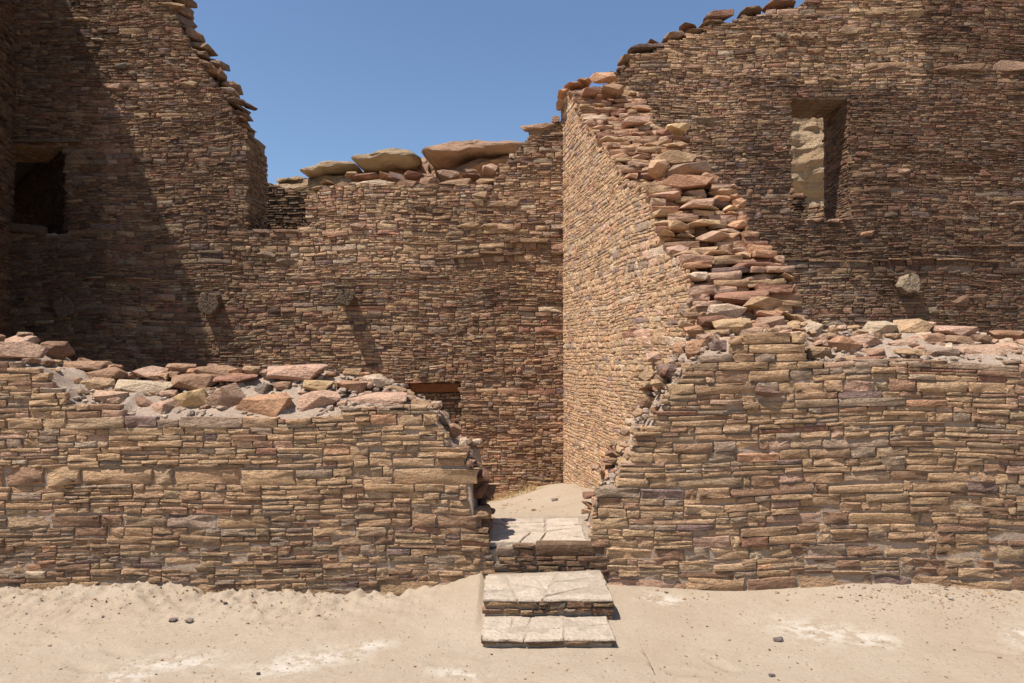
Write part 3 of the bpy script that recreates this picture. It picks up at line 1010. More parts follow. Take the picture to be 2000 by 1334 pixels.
for i, (a, b) in enumerate([(1540, 1575), (1575, 1612), (1612, 1640), (1640, 1668)]):      # sill slabs
    p0, p1 = at(a, 433, YB), at(b, 433, YB)
    S.rubble(Vector(((p0.x + p1.x) / 2, YB + .12, zs_ - .005)), (p1.x - p0.x, .34, .07), pick(dict(pink=1, brown=1), R, .9), 'slab')
# cap stones on the ragged top
for (px, py, w, h, k) in [(1262, 98, 72, 10, 'purple'), (1282, 88, 44, 9, 'red'), (1316, 74, 42, 11, 'pink'), (1340, 57, 34, 8, 'red'), (1352, 66, 40, 9, 'brown'), (1403, 36, 58, 16, 'red'), (1466, 27, 46, 14, 'brown'), (1524, 13, 66, 18, 'red'), (1578, 12, 44, 12, 'red'), (1222, 118, 26, 12, 'tan'), (1214, 140, 22, 10, 'brown'), (1390, 52, 50, 10, 'tan'), (1600, -6, 60, 14, 'brown'),
                          (1660, -24, 70, 14, 'tan'), (1200, 152, 26, 12, 'brown')]:
    c = at(px, py, YB + .15)
    q = (YB + .15) / F
    S.rubble(c, (w * q, .36, h * q * 1.15), pick({k: 1}, R, .85), 'slab', R.uniform(-.02, .12), R.gauss(0, .1))
for (px, py, w, h, k) in [(1374, 236, 52, 16, 'sand'), (1445, 73, 30, 16, 'tan'), (1475, 76, 24, 12, 'sand'), (1525, 73, 22, 11, 'cream'), (1554, 73, 22, 12, 'sand'), (1592, 104, 34, 13, 'orange'), (1575, 72, 36, 16, 'tan'), (1656, 62, 40, 17, 'sand'), (1780, 28, 44, 17, 'sand'), (1700, 29, 50, 12, 'tan'), (1910, 135, 40, 13, 'pink'), (1970, 131, 70, 22, 'pink'),
                          (1730, 137, 80, 14, 'brown'), (1885, 134, 100, 16, 'brown'), (1850, 136, 60, 14, 'brown'), (1883, 397, 22, 9, 'sand'), (1620, 158, 30, 12, 'tan'), (1925, 340, 34, 15, 'red'), (1990, 397, 50, 9, 'pink'), (1690, 302, 26, 10, 'orange'), (1760, 335, 34, 12, 'pink'), (1690, 457, 36, 12, 'orange'),
                          (1626, 636, 46, 14, 'grey'), (1868, 587, 42, 22, 'brown'), (1910, 585, 34, 22, 'brown'), (1678, 302, 20, 10, 'red'), (1672, 314, 18, 9, 'red')]:
    c = at(px, py, YB + .03)
    q = YB / F
    S.rubble(c, (w * q, .15, h * q), pick({k: 1}, R, .85), 'slab' if h < 14 else 'block', R.gauss(0, .03))
ledge(S, fb, 1500, 2080, lambda px: 508 + 3 * math.sin(px * .02), .03, .04, dict(tan=1, brown=2, pink=.5))
ledge(S, fb, 1860, 2080, lambda px: 480, .03, .03, dict(tan=1, brown=2))
ledge(S, fb, 1960, 2080, lambda px: 184, .04, .05, dict(tan=1))
log_end(fb, 1768, 556, .135, .16, bw_right, wood_mat('pale_wood', (0.30, 0.22, 0.145), (14, 14, 14)))
S.emit(bw_right, M_ST_B, M_ST_Bs)

# ================================================================== CROSS WALL, stepped broken end towards us
Ln = math.hypot(SIDE_M, 1)
din = Vector((1, -SIDE_M, 0)).normalized()              # into the wall, away from its left face
fs = Frame((side_x(YB), YB), din)                      # u grows towards us
def su(y): return (Vector((side_x(y), y, 0)) - fs.O).dot(fs.U)
PROF = [(5.80, 1.95), (5.89, 2.02), (6.05, 2.12), (6.08, 2.33), (6.16, 2.5), (6.30, 2.62), (6.50, 2.74), (6.72, 2.84), (6.82, 2.98), (6.95, 3.26), (7.10, 3.46), (7.65, 3.66), (8.0, 3.98), (8.24, 4.2), (8.6, 4.46), (9.04, 4.72), (9.3, 4.98), (9.63, 5.34), (9.85, 5.52), (10.2, 5.66), (10.42, 5.7)]
TS = .82
cross = thing('cross_wall', 'sunlit cross wall of pale coursed stone whose broken end steps down towards the doorway', 'stone wall', (side_x(8), 8, -.4))
S = Stones()
S.relief = .4
spoly = [(su(5.80), -.5)] + [(su(y), z - .02) for y, z in PROF] + [(su(10.42), -.5)]
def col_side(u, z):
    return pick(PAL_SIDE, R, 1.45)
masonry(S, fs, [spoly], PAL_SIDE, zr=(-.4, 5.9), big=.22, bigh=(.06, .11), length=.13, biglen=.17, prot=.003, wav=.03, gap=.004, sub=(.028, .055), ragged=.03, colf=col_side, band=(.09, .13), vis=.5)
def prof_u(u):
    y = YB - u / Ln
    return lerp_table(PROF, y - .14) - .08
profile_core('mortar', fs, su(10.42), su(5.86), prof_u, prof_u, TS, -.5, M_MORT_S, cross, recess=.005, nv=14, amp=.03)
# right-hand face of the cross wall (seen only from the side)
fs2 = Frame((side_x(YB) + TS * 1.0, YB), -din)
off2 = lambda y: (Vector((side_x(y) + TS, y, 0)) - fs2.O).dot(fs2.U)
masonry(S, fs2, [[(off2(10.25), .8)] + [(off2(y), z - .1) for y, z in reversed(PROF)] + [(off2(5.9), .8)]], PAL_SIDE, big=.1, length=.2, prot=.01, sub=(.04, .06), vis=.01)
S.relief = .9
# stepped end: rough slabs in level courses, each set back from the one below
z = 1.90
inv = sorted([(b, a) for a, b in PROF])
fe = Frame((0, 0), (0, 1))
while z < 5.72:
    h = R.uniform(.042, .085)
    y0 = lerp_table(inv, z + h * .5)
    x = -.03
    while x < TS + .05:
        w = R.uniform(.11, .34)
        if x + w > TS + .12: w = TS + .12 - x
        if w < .07: break
        dpt = R.uniform(.26, .38)
        yy = y0 + R.uniform(-.08, .05) - (.04 if x < .1 else 0) + .04 * math.sin(x * 7)
        col = pick(PAL_RUB, R, 1.0)
        if R.random() < .6:
            X0 = side_x(yy) + x
            fe.O = Vector((0, yy, 0))
            S.block(fe, X0, X0 + w * 1.03, z - .004, z + h * 1.02, R.gauss(0, .015), col, R.gauss(0, .04), .004)
            c = Vector((X0 + w / 2, yy + .05 + dpt / 2, z + h / 2))
            S.rubble(c, (w, dpt, h * .9), col, 'block', 0, R.gauss(0, .1))
        else:
            c = Vector((side_x(yy) + x + w / 2, yy + dpt / 2, z + h / 2 + R.gauss(0, .006)))
            S.rubble(c, (w * 1.12, dpt, h * R.uniform(1.05, 1.4)), col, R.choice(['slab', 'slab', 'block']), R.gauss(0, .06), R.gauss(0, .12), R.gauss(0, .06))
        x += w * R.uniform(.93, 1.0)
    z += h * .92
# the marked slabs of the end
for (px, py, w, h, k, kind) in [(1337, 358, 105, 26, 'orange', 'block'), (1345, 333, 90, 26, 'grey', 'block'), (1284, 330, 36, 36, 'tan', 'round'), (1379, 352, 46, 26, 'orange', 'round'), (1450, 582, 118, 26, 'red', 'block'), (1318, 312, 80, 26, 'tan', 'block'), (1359, 400, 64, 20, 'pink', 'slab'), (1322, 254, 46, 16, 'yellow', 'slab'),
                          (1373, 438, 56, 12, 'yellow', 'slab'), (1325, 442, 40, 18, 'sand', 'slab'), (1290, 264, 26, 14, 'red', 'block'), (1195, 178, 46, 20, 'brown', 'block'), (1178, 154, 54, 22, 'orange', 'slab'), (1152, 182, 36, 18, 'red', 'slab'), (1395, 464, 60, 22, 'pink', 'block'), (1242, 240, 56, 18, 'pink', 'slab'),
                          (1398, 496, 50, 10, 'tan', 'slab'), (1320, 275, 56, 10, 'red', 'slab'), (1317, 288, 50, 12, 'tan', 'slab')]:
    yy = lerp_table([(150, 9.9), (180, 9.6), (250, 8.9), (310, 8.0), (335, 7.3), (400, 6.9), (440, 6.75), (500, 6.4), (560, 6.1), (600, 5.95)], py)
    c = at(px, py, yy)
    q = yy / F
    S.rubble(c, (w * q, .3, h * q), pick({k: 1}, R, 1.0), kind, R.gauss(0, .05), R.gauss(0, .1))
# flat cap stones at the high corner
for (px, py, w, h) in [(1122, 172, 40, 9), (1100, 186, 22, 8), (1092, 205, 14, 9), (1140, 165, 30, 8)]:
    c = at(px, py, 10.2)
    S.rubble(c, (w * 10.2 / F, .4, h * 10.2 / F), pick(dict(pink=1, orange=1), R), 'slab')
S.emit(cross, M_ST_S, M_ST_Ss)

# ================================================================== LEFT SIDE WALL (casts the big shadow)
lm = -400.0 / F
lx = lambda y: at(22, 500, YB).x + lm * (y - YB)
dinl = Vector((-1, lm, 0)).normalized()
flw = Frame((lx(YB), YB), dinl)
lu = lambda y: (Vector((lx(y), y, 0)) - flw.O).dot(flw.U)
side_l = thing('side_wall', 'dark brown side wall in full shadow at the far left edge', 'stone wall', (lx(9), 9, -.4))
S = Stones()
LP = [(6.0, 2.2), (6.8, 2.8), (7.4, 3.9), (7.8, 4.8), (8.1, 5.6), (8.3, 6.4), (8.5, 7.4), (8.75, 8.3), (9.1, 8.45), (9.3, 8.6), (9.6, 8.55), (9.9, 8.62), (10.1, 8.5), (10.36, 8.5)]
lpoly = [(lu(6.0), -.45)] + [(lu(y), z) for y, z in LP] + [(lu(10.36), -.45)]
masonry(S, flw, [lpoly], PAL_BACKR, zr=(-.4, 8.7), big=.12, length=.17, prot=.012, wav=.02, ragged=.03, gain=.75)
voxel_core('mortar', flw, [lpoly], .8, .08, .02, M_MORT_B, side_l, zr=(-.4, 8.6), inset=.03)
S.emit(side_l, M_ST_B, M_ST_Bs)

# ================================================================== walls farther back, seen through the openings
def far_wall(label, Y, pts, pal, gain, thick=.6, normal=None):
    fr = Frame((0, Y), (0, 1))
    P = fr.poly(pts)
    u = [p[0] for p in P]
    t = thing('far_wall', label, 'stone wall', ((min(u) + max(u)) / 2, Y, -.3))
    S = Stones()
    masonry(S, fr, [P], pal, big=.15, length=.22, prot=.014, gap=.008, sub=(.035, .06), gain=gain, ragged=.05)
    voxel_core('mortar', fr, [P], thick, .08, .024, M_MORT_B, t, inset=.03)
    top = sorted(p for p in P)
    for _ in range(int((max(u) - min(u)) / .28)):
        uu = R.uniform(min(u), max(u))
        iv = [q for q in np.arange(0, 9, .03) if any(a < uu < b for a, b in intervals([P], q))]
        if iv: S.rubble(Vector((uu, Y + .2, max(iv) + .03)), (R.uniform(.2, .5), .35, R.uniform(.06, .13)), pick(PAL_RUB, R, .8), 'slab', R.gauss(0, .05))
    S.emit(t, M_ST_B, M_ST_Bs)
far_wall('low brown wall seen beyond the broken gap left of the cliff rocks', 13.2, [(420, 760), (420, 350), (541, 362), (556, 370), (590, 375), (640, 386), (700, 390), (760, 392), (760, 760)], dict(PAL_BACK, orange=2), .8)
far_wall('shaded low far wall seen through the window below the cliff', 14.5, [(1440, 800), (1440, 378), (1500, 378), (1577, 382), (1577, 800)], PAL_BACK, .8)
ca = at(1577, 400, 14.45)
fo = Frame((ca.x, 14.45), (.75, .66))
ob = [(q[0], q[1]) for q in [fo.uz(1579, 800), fo.uz(1579, 398), fo.uz(1600, 393), fo.uz(1625, 396), fo.uz(1660, 405), fo.uz(1720, 415), fo.uz(1720, 800)]]
ob = [(u, max(-.3, z)) for u, z in ob]
ft = thing('far_wall', 'sunlit slanting low far wall seen through the window below the cliff', 'stone wall', (ca.x + .8, 15.2, -.3))
S = Stones()
masonry(S, fo, [ob], PAL_SIDE, big=.15, length=.2, prot=.01, gap=.006, gain=1.0)
voxel_core('mortar', fo, [ob], .6, .08, .016, M_MORT_S, ft, inset=.03)
S.emit(ft, M_ST_F, M_ST_Fs)
# ================================================================== LOW FRONT WALL, left of the doorway
ff = Frame((0, YF), (0, 1))
Lface = [(-500, 1240), (-500, 705), (75, 707), (80, 722), (96, 728), (102, 752), (125, 760), (130, 786), (150, 792), (238, 794), (243, 816), (662, 817), (668, 797), (700, 794), (818, 797), (855, 806), (858, 830), (876, 843), (880, 864), (906, 886), (925, 899), (933, 938),
         (914, 948), (916, 992), (930, 1012), (950, 1034), (958, 1060), (963, 1080), (966, 1240)]
LP_ = ff.poly(Lface)
wall_l = thing('front_wall', 'low front wall of coursed sandstone left of the doorway with big rubble blocks along its sloping top', 'stone wall', ff.pt(-2, 0)[:])
S = Stones()
def front_col(u, z):
    px, py, _ = proj((u, YF, z))
    if py > 1000: g, pal = 1.2, dict(PAL_FRONT, brown=6, tan=9, sand=3)  # lower courses browner and darker, painting in the shade on their faces
    elif px < 250 and py < 900: g, pal = 1.45, dict(PAL_FRONT, pink=3)
    else: g, pal = 1.5, PAL_FRONT
    return pick(pal, R, g)
def big_bands(fr, poly, bands, **kw):
    """alternate belts of thin courses with the rows of large stones the wall really has (pixel rows)"""
    z = min(p[1] for p in poly)
    for (ya, yb, isbig) in bands:
        z0, z1 = fr.uz(1000, ya)[1], fr.uz(1000, yb)[1]
        if isbig:
            masonry(S, fr, [poly], PAL_FRONT, zr=(z0, z0 + .001), big=1, bigh=(z1 - z0, z1 - z0), **dict(kw, seg=(.4, 1.2)))
        else:
            n = max(1, round((z1 - z0) / .125))
            for i in range(n):
                a = z0 + (z1 - z0) * i / n
                hh = (z1 - z0) / n
                masonry(S, fr, [poly], PAL_FRONT, zr=(a, a + .001), big=0, band=(hh, hh), **kw)
LB = [(1215, 1166, 0), (1166, 1138, 1), (1138, 1031, 0), (1031, 1005, 1), (1005, 948, 0), (948, 914, 1), (914, 836, 0), (836, 815, 1), (815, 700, 0)]
big_bands(ff, LP_, LB, length=.175, biglen=.25, prot=.007, wav=.02, sd=5.5, gap=.003, sub=(.027, .056), seg=(.25, .8), colf=front_col, ragged=.025)
def zf_from(poly, shrink=.03):
    pts = sorted((p[0], p[1]) for p in poly)
    def f(u):
        best = -1
        for z in np.arange(2.4, -.3, -.02):
            if any(a + shrink < u < b - shrink for a, b in intervals([poly], z)):
                return z - .02
        return -.25
    us = np.arange(min(p[0] for p in poly), max(p[0] for p in poly) + .03, .03)
    tab = [(float(u), f(u)) for u in us]
    return lambda u: lerp_table(tab, u)
zfl = zf_from(LP_)
backL = [(-600, 640), (-60, 652), (70, 668), (140, 700), (150, 716), (240, 724), (500, 722), (640, 722), (700, 736), (770, 752), (830, 782), (870, 806), (905, 850), (938, 875), (950, 960), (955, 1010), (970, 1100)]
ZBL = [(at(x, y, YF + TF).x, at(x, y, YF + TF).z) for x, y in backL]
def zbl(u): return max(-.25, min(lerp_table(ZBL, u), zfl(u) + .62))
rec = lambda u, z: .003 + .007 * max(0, min(1, (z - .25) / .5)) + .006 * noise.noise(Vector((u * 2, z * 2, 3)))
profile_core('mortar', ff, LP_[0][0], at(964, 1000, YF).x, zfl, zbl, TF, -.3, M_MORT_F, wall_l, rec_f=rec, power=.8)
def cap_list(S, L, front_py, back_py, thick=TF, sink=0.0):
    for (px, py, w, h, k, kind, rot) in L:
        a, b = lerp_table(front_py, px), lerp_table(back_py, px)
        t = max(0.05, min(.95, (a - py) / max(a - b, 10)))
        Y = YF + .10 + (thick - .22) * t
        c = at(px, py, Y)
        q = Y / F
        dep = max(.12, min(.28, w * q * .8))
        S.rubble(c + Vector((0, -.01, .012)), (w * q * 1.10, dep, h * q * 1.25), pick({k: 1}, R, 1.28), kind, rot, R.gauss(0, .12), R.uniform(.0, .22) if h > 16 else R.gauss(0, .05))
FL = [(0, 706), (75, 708), (130, 788), (240, 800), (245, 817), (660, 817), (670, 796), (850, 800), (880, 860), (940, 900)]
BL = [(0, 650), (140, 700), (250, 716), (640, 716), (770, 745), (870, 800), (940, 870)]
caps = [(166, 717, 80, 15, 'brown', 'slab', -.03), (215, 729, 94, 19, 'brown', 'slab', -.02), (289, 732, 60, 22, 'pink', 'slab', 0), (355, 723, 54, 17, 'brown', 'block', -.03), (425, 728, 78, 19, 'brown', 'slab', .02), (461, 730, 30, 15, 'orange', 'block', .1), (492, 728, 34, 17, 'tan', 'block', 0),
        (581, 727, 102, 27, 'pink', 'block', .08), (521, 734, 22, 16, 'pink', 'block', 0), (137, 752, 50, 20, 'brown', 'slab', -.05), (198, 753, 56, 23, 'sand', 'round', 0), (289, 757, 98, 25, 'cream', 'block', -.04), (380, 748, 88, 23, 'brown', 'block', .06), (464, 741, 84, 10, 'red', 'slab', .03),
        (212, 781, 62, 28, 'pink', 'block', -.05), (256, 778, 32, 12, 'brown', 'slab', 0), (283, 795, 48, 26, 'brown', 'block', -.15), (317, 801, 60, 24, 'pink', 'block', .12), (374, 788, 66, 46, 'yellow', 'block', .55), (447, 787, 66, 50, 'pink', 'block', .6), (518, 797, 102, 36, 'orange', 'block', .12),
        (515, 763, 28, 20, 'blue', 'block', -.2), (553, 757, 30, 15, 'brown', 'slab', 0), (623, 754, 52, 20, 'yellow', 'block', 0), (623, 789, 78, 38, 'pink', 'block', .03), (687, 757, 50, 20, 'orange', 'block', -.08), (740, 746, 58, 23, 'cream', 'round', -.2), (740, 783, 112, 22, 'pink', 'block', .03),
        (792, 786, 36, 15, 'brown', 'block', 0), (826, 795, 44, 16, 'tan', 'slab', -.35), (867, 818, 20, 26, 'grey', 'block', .1), (885, 844, 30, 24, 'brown', 'block', -.2), (928, 866, 28, 10, 'cream', 'slab', 0), (906, 868, 18, 18, 'cream', 'block', 0), (42, 668, 62, 19, 'pink', 'block', -.03), (34, 689, 80, 28, 'pink', 'block', 0),
        (107, 687, 58, 29, 'brown', 'block', .03), (50, 656, 28, 7, 'grey', 'slab', 0), (-12, 664, 40, 22, 'brown', 'block', 0), (-60, 685, 80, 30, 'brown', 'block', 0), (-150, 680, 80, 34, 'pink', 'block', 0), (-120, 655, 60, 20, 'tan', 'block', 0), (95, 712, 22, 10, 'brown', 'slab', 0), (65, 708, 24, 9, 'brown', 'slab', 0), (100, 728, 40, 10, 'tan', 'slab', -.1), (150, 770, 40, 10, 'tan', 'slab', 0),
        (230, 768, 20, 8, 'tan', 'slab', 0), (330, 772, 30, 12, 'pink', 'slab', 0), (410, 770, 26, 10, 'grey', 'slab', 0), (560, 777, 40, 14, 'cream', 'slab', -.1), (670, 790, 20, 10, 'pink', 'slab', 0), (690, 730, 34, 12, 'tan', 'slab', 0), (650, 735, 24, 10, 'brown', 'slab', 0), (775, 762, 40, 10, 'tan', 'slab', -.3), (705, 744, 20, 8, 'pink', 'slab', 0)]
for _ in range(60):
    px = R.uniform(110, 850)
    a_, b_ = lerp_table(FL, px), lerp_table(BL, px)
    caps.append((px, a_ + (b_ - a_) * R.uniform(.08, .95), R.uniform(10, 30), R.uniform(6, 13), R.choice(['pink', 'tan', 'brown', 'pink', 'orange', 'cream']), R.choice(['slab', 'block']), R.gauss(0, .15)))
cap_list(S, caps, FL, BL)
def clods(S, n, x0, x1, front_py, back_py):
    for _ in range(n):
        px = R.uniform(x0, x1)
        a_, b_ = lerp_table(front_py, px), lerp_table(back_py, px)
        t = R.random()
        Y = YF + .05 + (TF - .15) * t
        c = at(px, a_ + (b_ - a_) * t, Y)
        s_ = R.uniform(.012, .05)
        v = R.uniform(.8, 1.1)
        S.rubble(c, (s_ * 1.4, s_ * 1.2, s_ * .8), (.54 * v, .40 * v, .295 * v, 1), 'block', R.gauss(0, .3), R.uniform(0, 3))
clods(S, 500, 100, 860, FL, BL)
# dark, deeply broken core stones in the jamb
for _ in range(60):
    py = R.uniform(850, 1062)
    px = lerp_table([(850, 884), (875, 918), (900, 938), (960, 944), (1010, 948), (1035, 956), (1062, 966)], py)
    dy = R.uniform(.12, .82)
    X = (px - 1000) * (YF + .45) / F - R.uniform(-.0, .07)
    z = at(px, py, YF + .45).z
    S.rubble(Vector((X, YF + dy, z)), (R.uniform(.08, .2), R.uniform(.12, .28), R.uniform(.03, .09)), pick(dict(brown=3, red=2, tan=2, purple=1, dark=1), R, .9), 'slab', R.gauss(0, .15), R.uniform(-.5, .5))
S.emit(wall_l, M_ST_F, M_ST_Fs)

# ================================================================== LOW FRONT WALL, right of the doorway
Rface = [(1188, 1240), (1186, 1118), (1182, 1066), (1152, 1058), (1149, 1045), (1154, 1026), (1152, 1005), (1158, 975), (1163, 950), (1204, 946), (1206, 922), (1210, 902), (1228, 888), (1236, 879), (1235, 858), (1240, 840), (1284, 826), (1266, 812), (1294, 792), (1288, 777), (1310, 763), (1306, 748), (1332, 728), (1338, 710), (1366, 708), (1368, 690), (1424, 686), (1427, 656), (1572, 658),
         (1574, 703), (1582, 712), (1720, 708), (2000, 702), (2500, 700), (2500, 1240)]
RP_ = ff.poly(Rface)
wall_r = thing('front_wall', 'front wall of coursed sandstone right of the doorway, its left end broken into steps', 'stone wall', ff.pt(2.2, 0)[:])
S = Stones()
def front_col_r(u, z):
    px, py, _ = proj((u, YF, z))
    if py > 1050 and px > 1500: return pick(dict(PAL_FRONT, brown=6, tan=9, sand=2), R, 1.2)  # shade of the low courses put into their stone colour
    if px < 1450: return pick(dict(PAL_FRONT, pink=2), R, 1.48)
    return pick(PAL_FRONT, R, 1.42 * zone(u, z) ** .5)
RB = [(1215, 1156, 0), (1156, 1124, 1), (1124, 1088, 0), (1088, 1064, 1), (1064, 1027, 0), (1027, 1005, 1), (1005, 966, 0), (966, 946, 1), (946, 926, 1), (926, 898, 0), (898, 878, 1), (878, 858, 1), (858, 768, 0), (768, 746, 1), (746, 722, 0), (722, 706, 1), (706, 690, 0), (690, 672, 1), (672, 650, 0)]
big_bands(ff, RP_, RB, length=.205, biglen=.26, prot=.008, wav=.02, sd=5.5, gap=.003, sub=(.029, .062), seg=(.25, .8), colf=front_col_r, ragged=.02)
zfr = zf_from(RP_)
backR = [(1140, 1040), (1150, 1000), (1158, 960), (1185, 930), (1200, 890), (1222, 850), (1245, 810), (1262, 770), (1285, 730), (1310, 690), (1350, 674), (1400, 655), (1470, 645), (1540, 648), (1600, 650), (1700, 640), (1800, 640), (1900, 648), (2000, 652), (2500, 655)]
ZBR = [(at(x, y, YF + TF).x, at(x, y, YF + TF).z) for x, y in backR]
def zbr(u): return max(-.25, min(lerp_table(ZBR, u), zfr(u) + .5))
rec2 = lambda u, z: .003 + .008 * max(0, min(1, (z - .3) / .6)) + .006 * noise.noise(Vector((u * 2, z * 2, 9)))
profile_core('mortar', ff, at(1150, 1000, YF).x, RP_[-1][0], zfr, zbr, TF, -.3, M_MORT_F, wall_r, rec_f=rec2, power=.8)
FR = [(1150, 1050), (1165, 950), (1204, 945), (1236, 880), (1240, 842), (1290, 790), (1310, 760), (1338, 712), (1424, 690), (1572, 660), (1574, 705), (2000, 704)]
BR = [(1150, 1000), (1200, 890), (1245, 800), (1310, 690), (1400, 615), (1560, 635), (2000, 648)]
capsr = [(1308, 731, 45, 28, 'purple', 'block', .05), (1358, 685, 48, 30, 'orange', 'block', .15), (1324, 685, 22, 21, 'orange', 'block', 0), (1408, 680, 46, 19, 'purple', 'block', 0), (1362, 652, 60, 22, 'orange', 'block', .05), (1394, 632, 62, 22, 'red', 'block', .05), (1426, 646, 72, 33, 'yellow', 'block', .08), (1439, 626, 32, 12, 'cream', 'slab', 0),
         (1418, 611, 66, 24, 'cream', 'round', 0), (1490, 597, 66, 25, 'tan', 'block', 0), (1498, 614, 50, 17, 'orange', 'block', -.05), (1500, 637, 60, 29, 'pink', 'block', .12), (1549, 666, 48, 25, 'pink', 'block', .03), (1578, 645, 40, 28, 'cream', 'block', -.3), (1548, 641, 24, 19, 'sand', 'block', 0), (1597, 693, 42, 28, 'sand', 'block', .25),
         (1647, 680, 60, 38, 'orange', 'round', -.15), (1692, 672, 50, 28, 'pink', 'block', -.1), (1717, 648, 60, 29, 'cream', 'block', .15), (1776, 645, 68, 32, 'sand', 'block', -.03), (1812, 641, 14, 17, 'pink', 'block', 0), (1858, 650, 78, 18, 'pink', 'slab', -.04), (1818, 668, 40, 21, 'brown', 'block', .15), (1757, 676, 56, 16, 'pink', 'slab', .12), (1863, 669, 58, 18, 'brown', 'slab', 0),
         (1912, 665, 38, 17, 'brown', 'block', 0), (1961, 662, 62, 23, 'orange', 'block', -.03), (1982, 684, 64, 17, 'pink', 'slab', 0), (1909, 690, 86, 18, 'pink', 'slab', .03), (1836, 692, 60, 16, 'grey', 'slab', 0), (1778, 693, 58, 15, 'tan', 'slab', 0), (1705, 692, 36, 14, 'brown', 'slab', 0), (1692, 706, 64, 11, 'red', 'slab', 0), (2040, 672, 70, 26, 'tan', 'block', 0), (2100, 684, 70, 20, 'brown', 'block', 0),
         (1292, 716, 34, 26, 'yellow', 'round', 0), (1262, 738, 28, 19, 'tan', 'block', 0), (1269, 760, 26, 23, 'pink', 'block', 0), (1290, 757, 29, 22, 'orange', 'round', 0), (1261, 788, 30, 21, 'brown', 'block', -.1), (1251, 813, 28, 19, 'tan', 'block', -.15), (1234, 828, 24, 13, 'cream', 'slab', .1), (1247, 843, 40, 16, 'tan', 'block', 0), (1221, 860, 26, 15, 'tan', 'slab', 0), (1203, 873, 17, 17, 'pink', 'block', 0),
         (1214, 881, 22, 17, 'sand', 'round', 0), (1238, 889, 32, 17, 'pink', 'block', 0), (1201, 897, 18, 19, 'tan', 'block', 0), (1221, 905, 26, 13, 'yellow', 'slab', 0), (1184, 930, 19, 15, 'orange', 'block', -.2), (1190, 914, 16, 12, 'tan', 'block', 0), (1170, 965, 16, 14, 'tan', 'slab', 0), (1275, 700, 30, 14, 'pink', 'block', 0), (1620, 660, 24, 12, 'tan', 'slab', 0), (1600, 668, 26, 12, 'brown', 'slab', 0), (1650, 704, 40, 9, 'tan', 'slab', 0), (1740, 660, 30, 10, 'tan', 'slab', 0), (1790, 664, 26, 10, 'pink', 'slab', 0), (1530, 618, 40, 12, 'tan', 'slab', -.2), (1560, 625, 34, 11, 'tan', 'slab', -.1), (1465, 664, 40, 10, 'tan', 'slab', 0), (1346, 620, 36, 12, 'brown', 'slab', 0), (1340, 636, 30, 12, 'tan', 'slab', 0), (1385, 664, 44, 15, 'pink', 'block', 0), (1408, 655, 34, 12, 'tan', 'slab', 0), (1366, 676, 30, 12, 'brown', 'slab', 0), (1460, 650, 50, 14, 'pink', 'slab', 0), (1510, 652, 44, 12, 'tan', 'block', 0), (1480, 641, 40, 12, 'brown', 'slab', 0), (1440, 664, 30, 10, 'tan', 'slab', 0), (1530, 646, 34, 12, 'pink', 'slab', 0)]
for _ in range(60):
    px = R.uniform(1330, 2060)
    a_, b_ = lerp_table(FR, px), lerp_table(BR, px)
    capsr.append((px, a_ + (b_ - a_) * R.uniform(.08, .95), R.uniform(10, 30), R.uniform(6, 12), R.choice(['pink', 'tan', 'brown', 'pink', 'orange', 'cream']), R.choice(['slab', 'block']), R.gauss(0, .15)))
cap_list(S, capsr, FR, BR)
clods(S, 600, 1180, 2050, FR, BR)
u_, z_ = ff.uz(1497, 764)                    # the red nose stone standing proud of the face
S.rubble(Vector((u_, YF + .02, z_)), (.20, .16, .07), C_['red'][:3] + (1,), 'round', -.15)
for _ in range(46):                           # small stones and mortar lumps on the stepped end
    py = R.uniform(700, 1050)
    px = lerp_table([(640, 1345), (700, 1305), (760, 1275), (810, 1250), (860, 1222), (900, 1200), (940, 1175), (1000, 1158), (1050, 1155)], py)
    dy = R.uniform(.15, .8)
    Y = YF + dy
    X = (px + R.uniform(-2, 30) - 1000) * (YF + .3) / F
    S.rubble(Vector((X, Y, at(px, py, YF + .3).z)), (R.uniform(.05, .15), R.uniform(.06, .16), R.uniform(.03, .07)), pick(PAL_RUB, R, 1.05), R.choice(['block', 'slab']), R.gauss(0, .2), R.uniform(-.5, .5))
S.emit(wall_r, M_ST_F, M_ST_Fs)

# ================================================================== flat slabs (threshold and treads)
def split_rect(x0, x1, y0, y1, n, rnd):
    cells = [[(x0, y0), (x1, y0), (x1, y1), (x0, y1)]]
    for _ in range(n):
        cells.sort(key=lambda P: -abs(sum(P[i][0] * P[(i + 1) % len(P)][1] - P[(i + 1) % len(P)][0] * P[i][1] for i in range(len(P)))))
        P = cells.pop(0)
        cx = sum(p[0] for p in P) / len(P); cy = sum(p[1] for p in P) / len(P)
        w = max(p[0] for p in P) - min(p[0] for p in P); h = max(p[1] for p in P) - min(p[1] for p in P)
        a = rnd.gauss(math.pi / 2, .35) if w > h else rnd.gauss(0, .3)
        cx += rnd.uniform(-.15, .15) * w; cy += rnd.uniform(-.15, .15) * h
        nx_, ny_ = -math.sin(a), math.cos(a)
        A, B = [], []
        for i in range(len(P)):
            p, q = P[i], P[(i + 1) % len(P)]
            sp = (p[0] - cx) * nx_ + (p[1] - cy) * ny_; sq = (q[0] - cx) * nx_ + (q[1] - cy) * ny_
            (A if sp >= 0 else B).append(p)
            if (sp >= 0) != (sq >= 0):
                t = sp / (sp - sq)
                r = (p[0] + (q[0] - p[0]) * t, p[1] + (q[1] - p[1]) * t)
                A.append(r); B.append(r)
        cells += [A, B]
    return cells

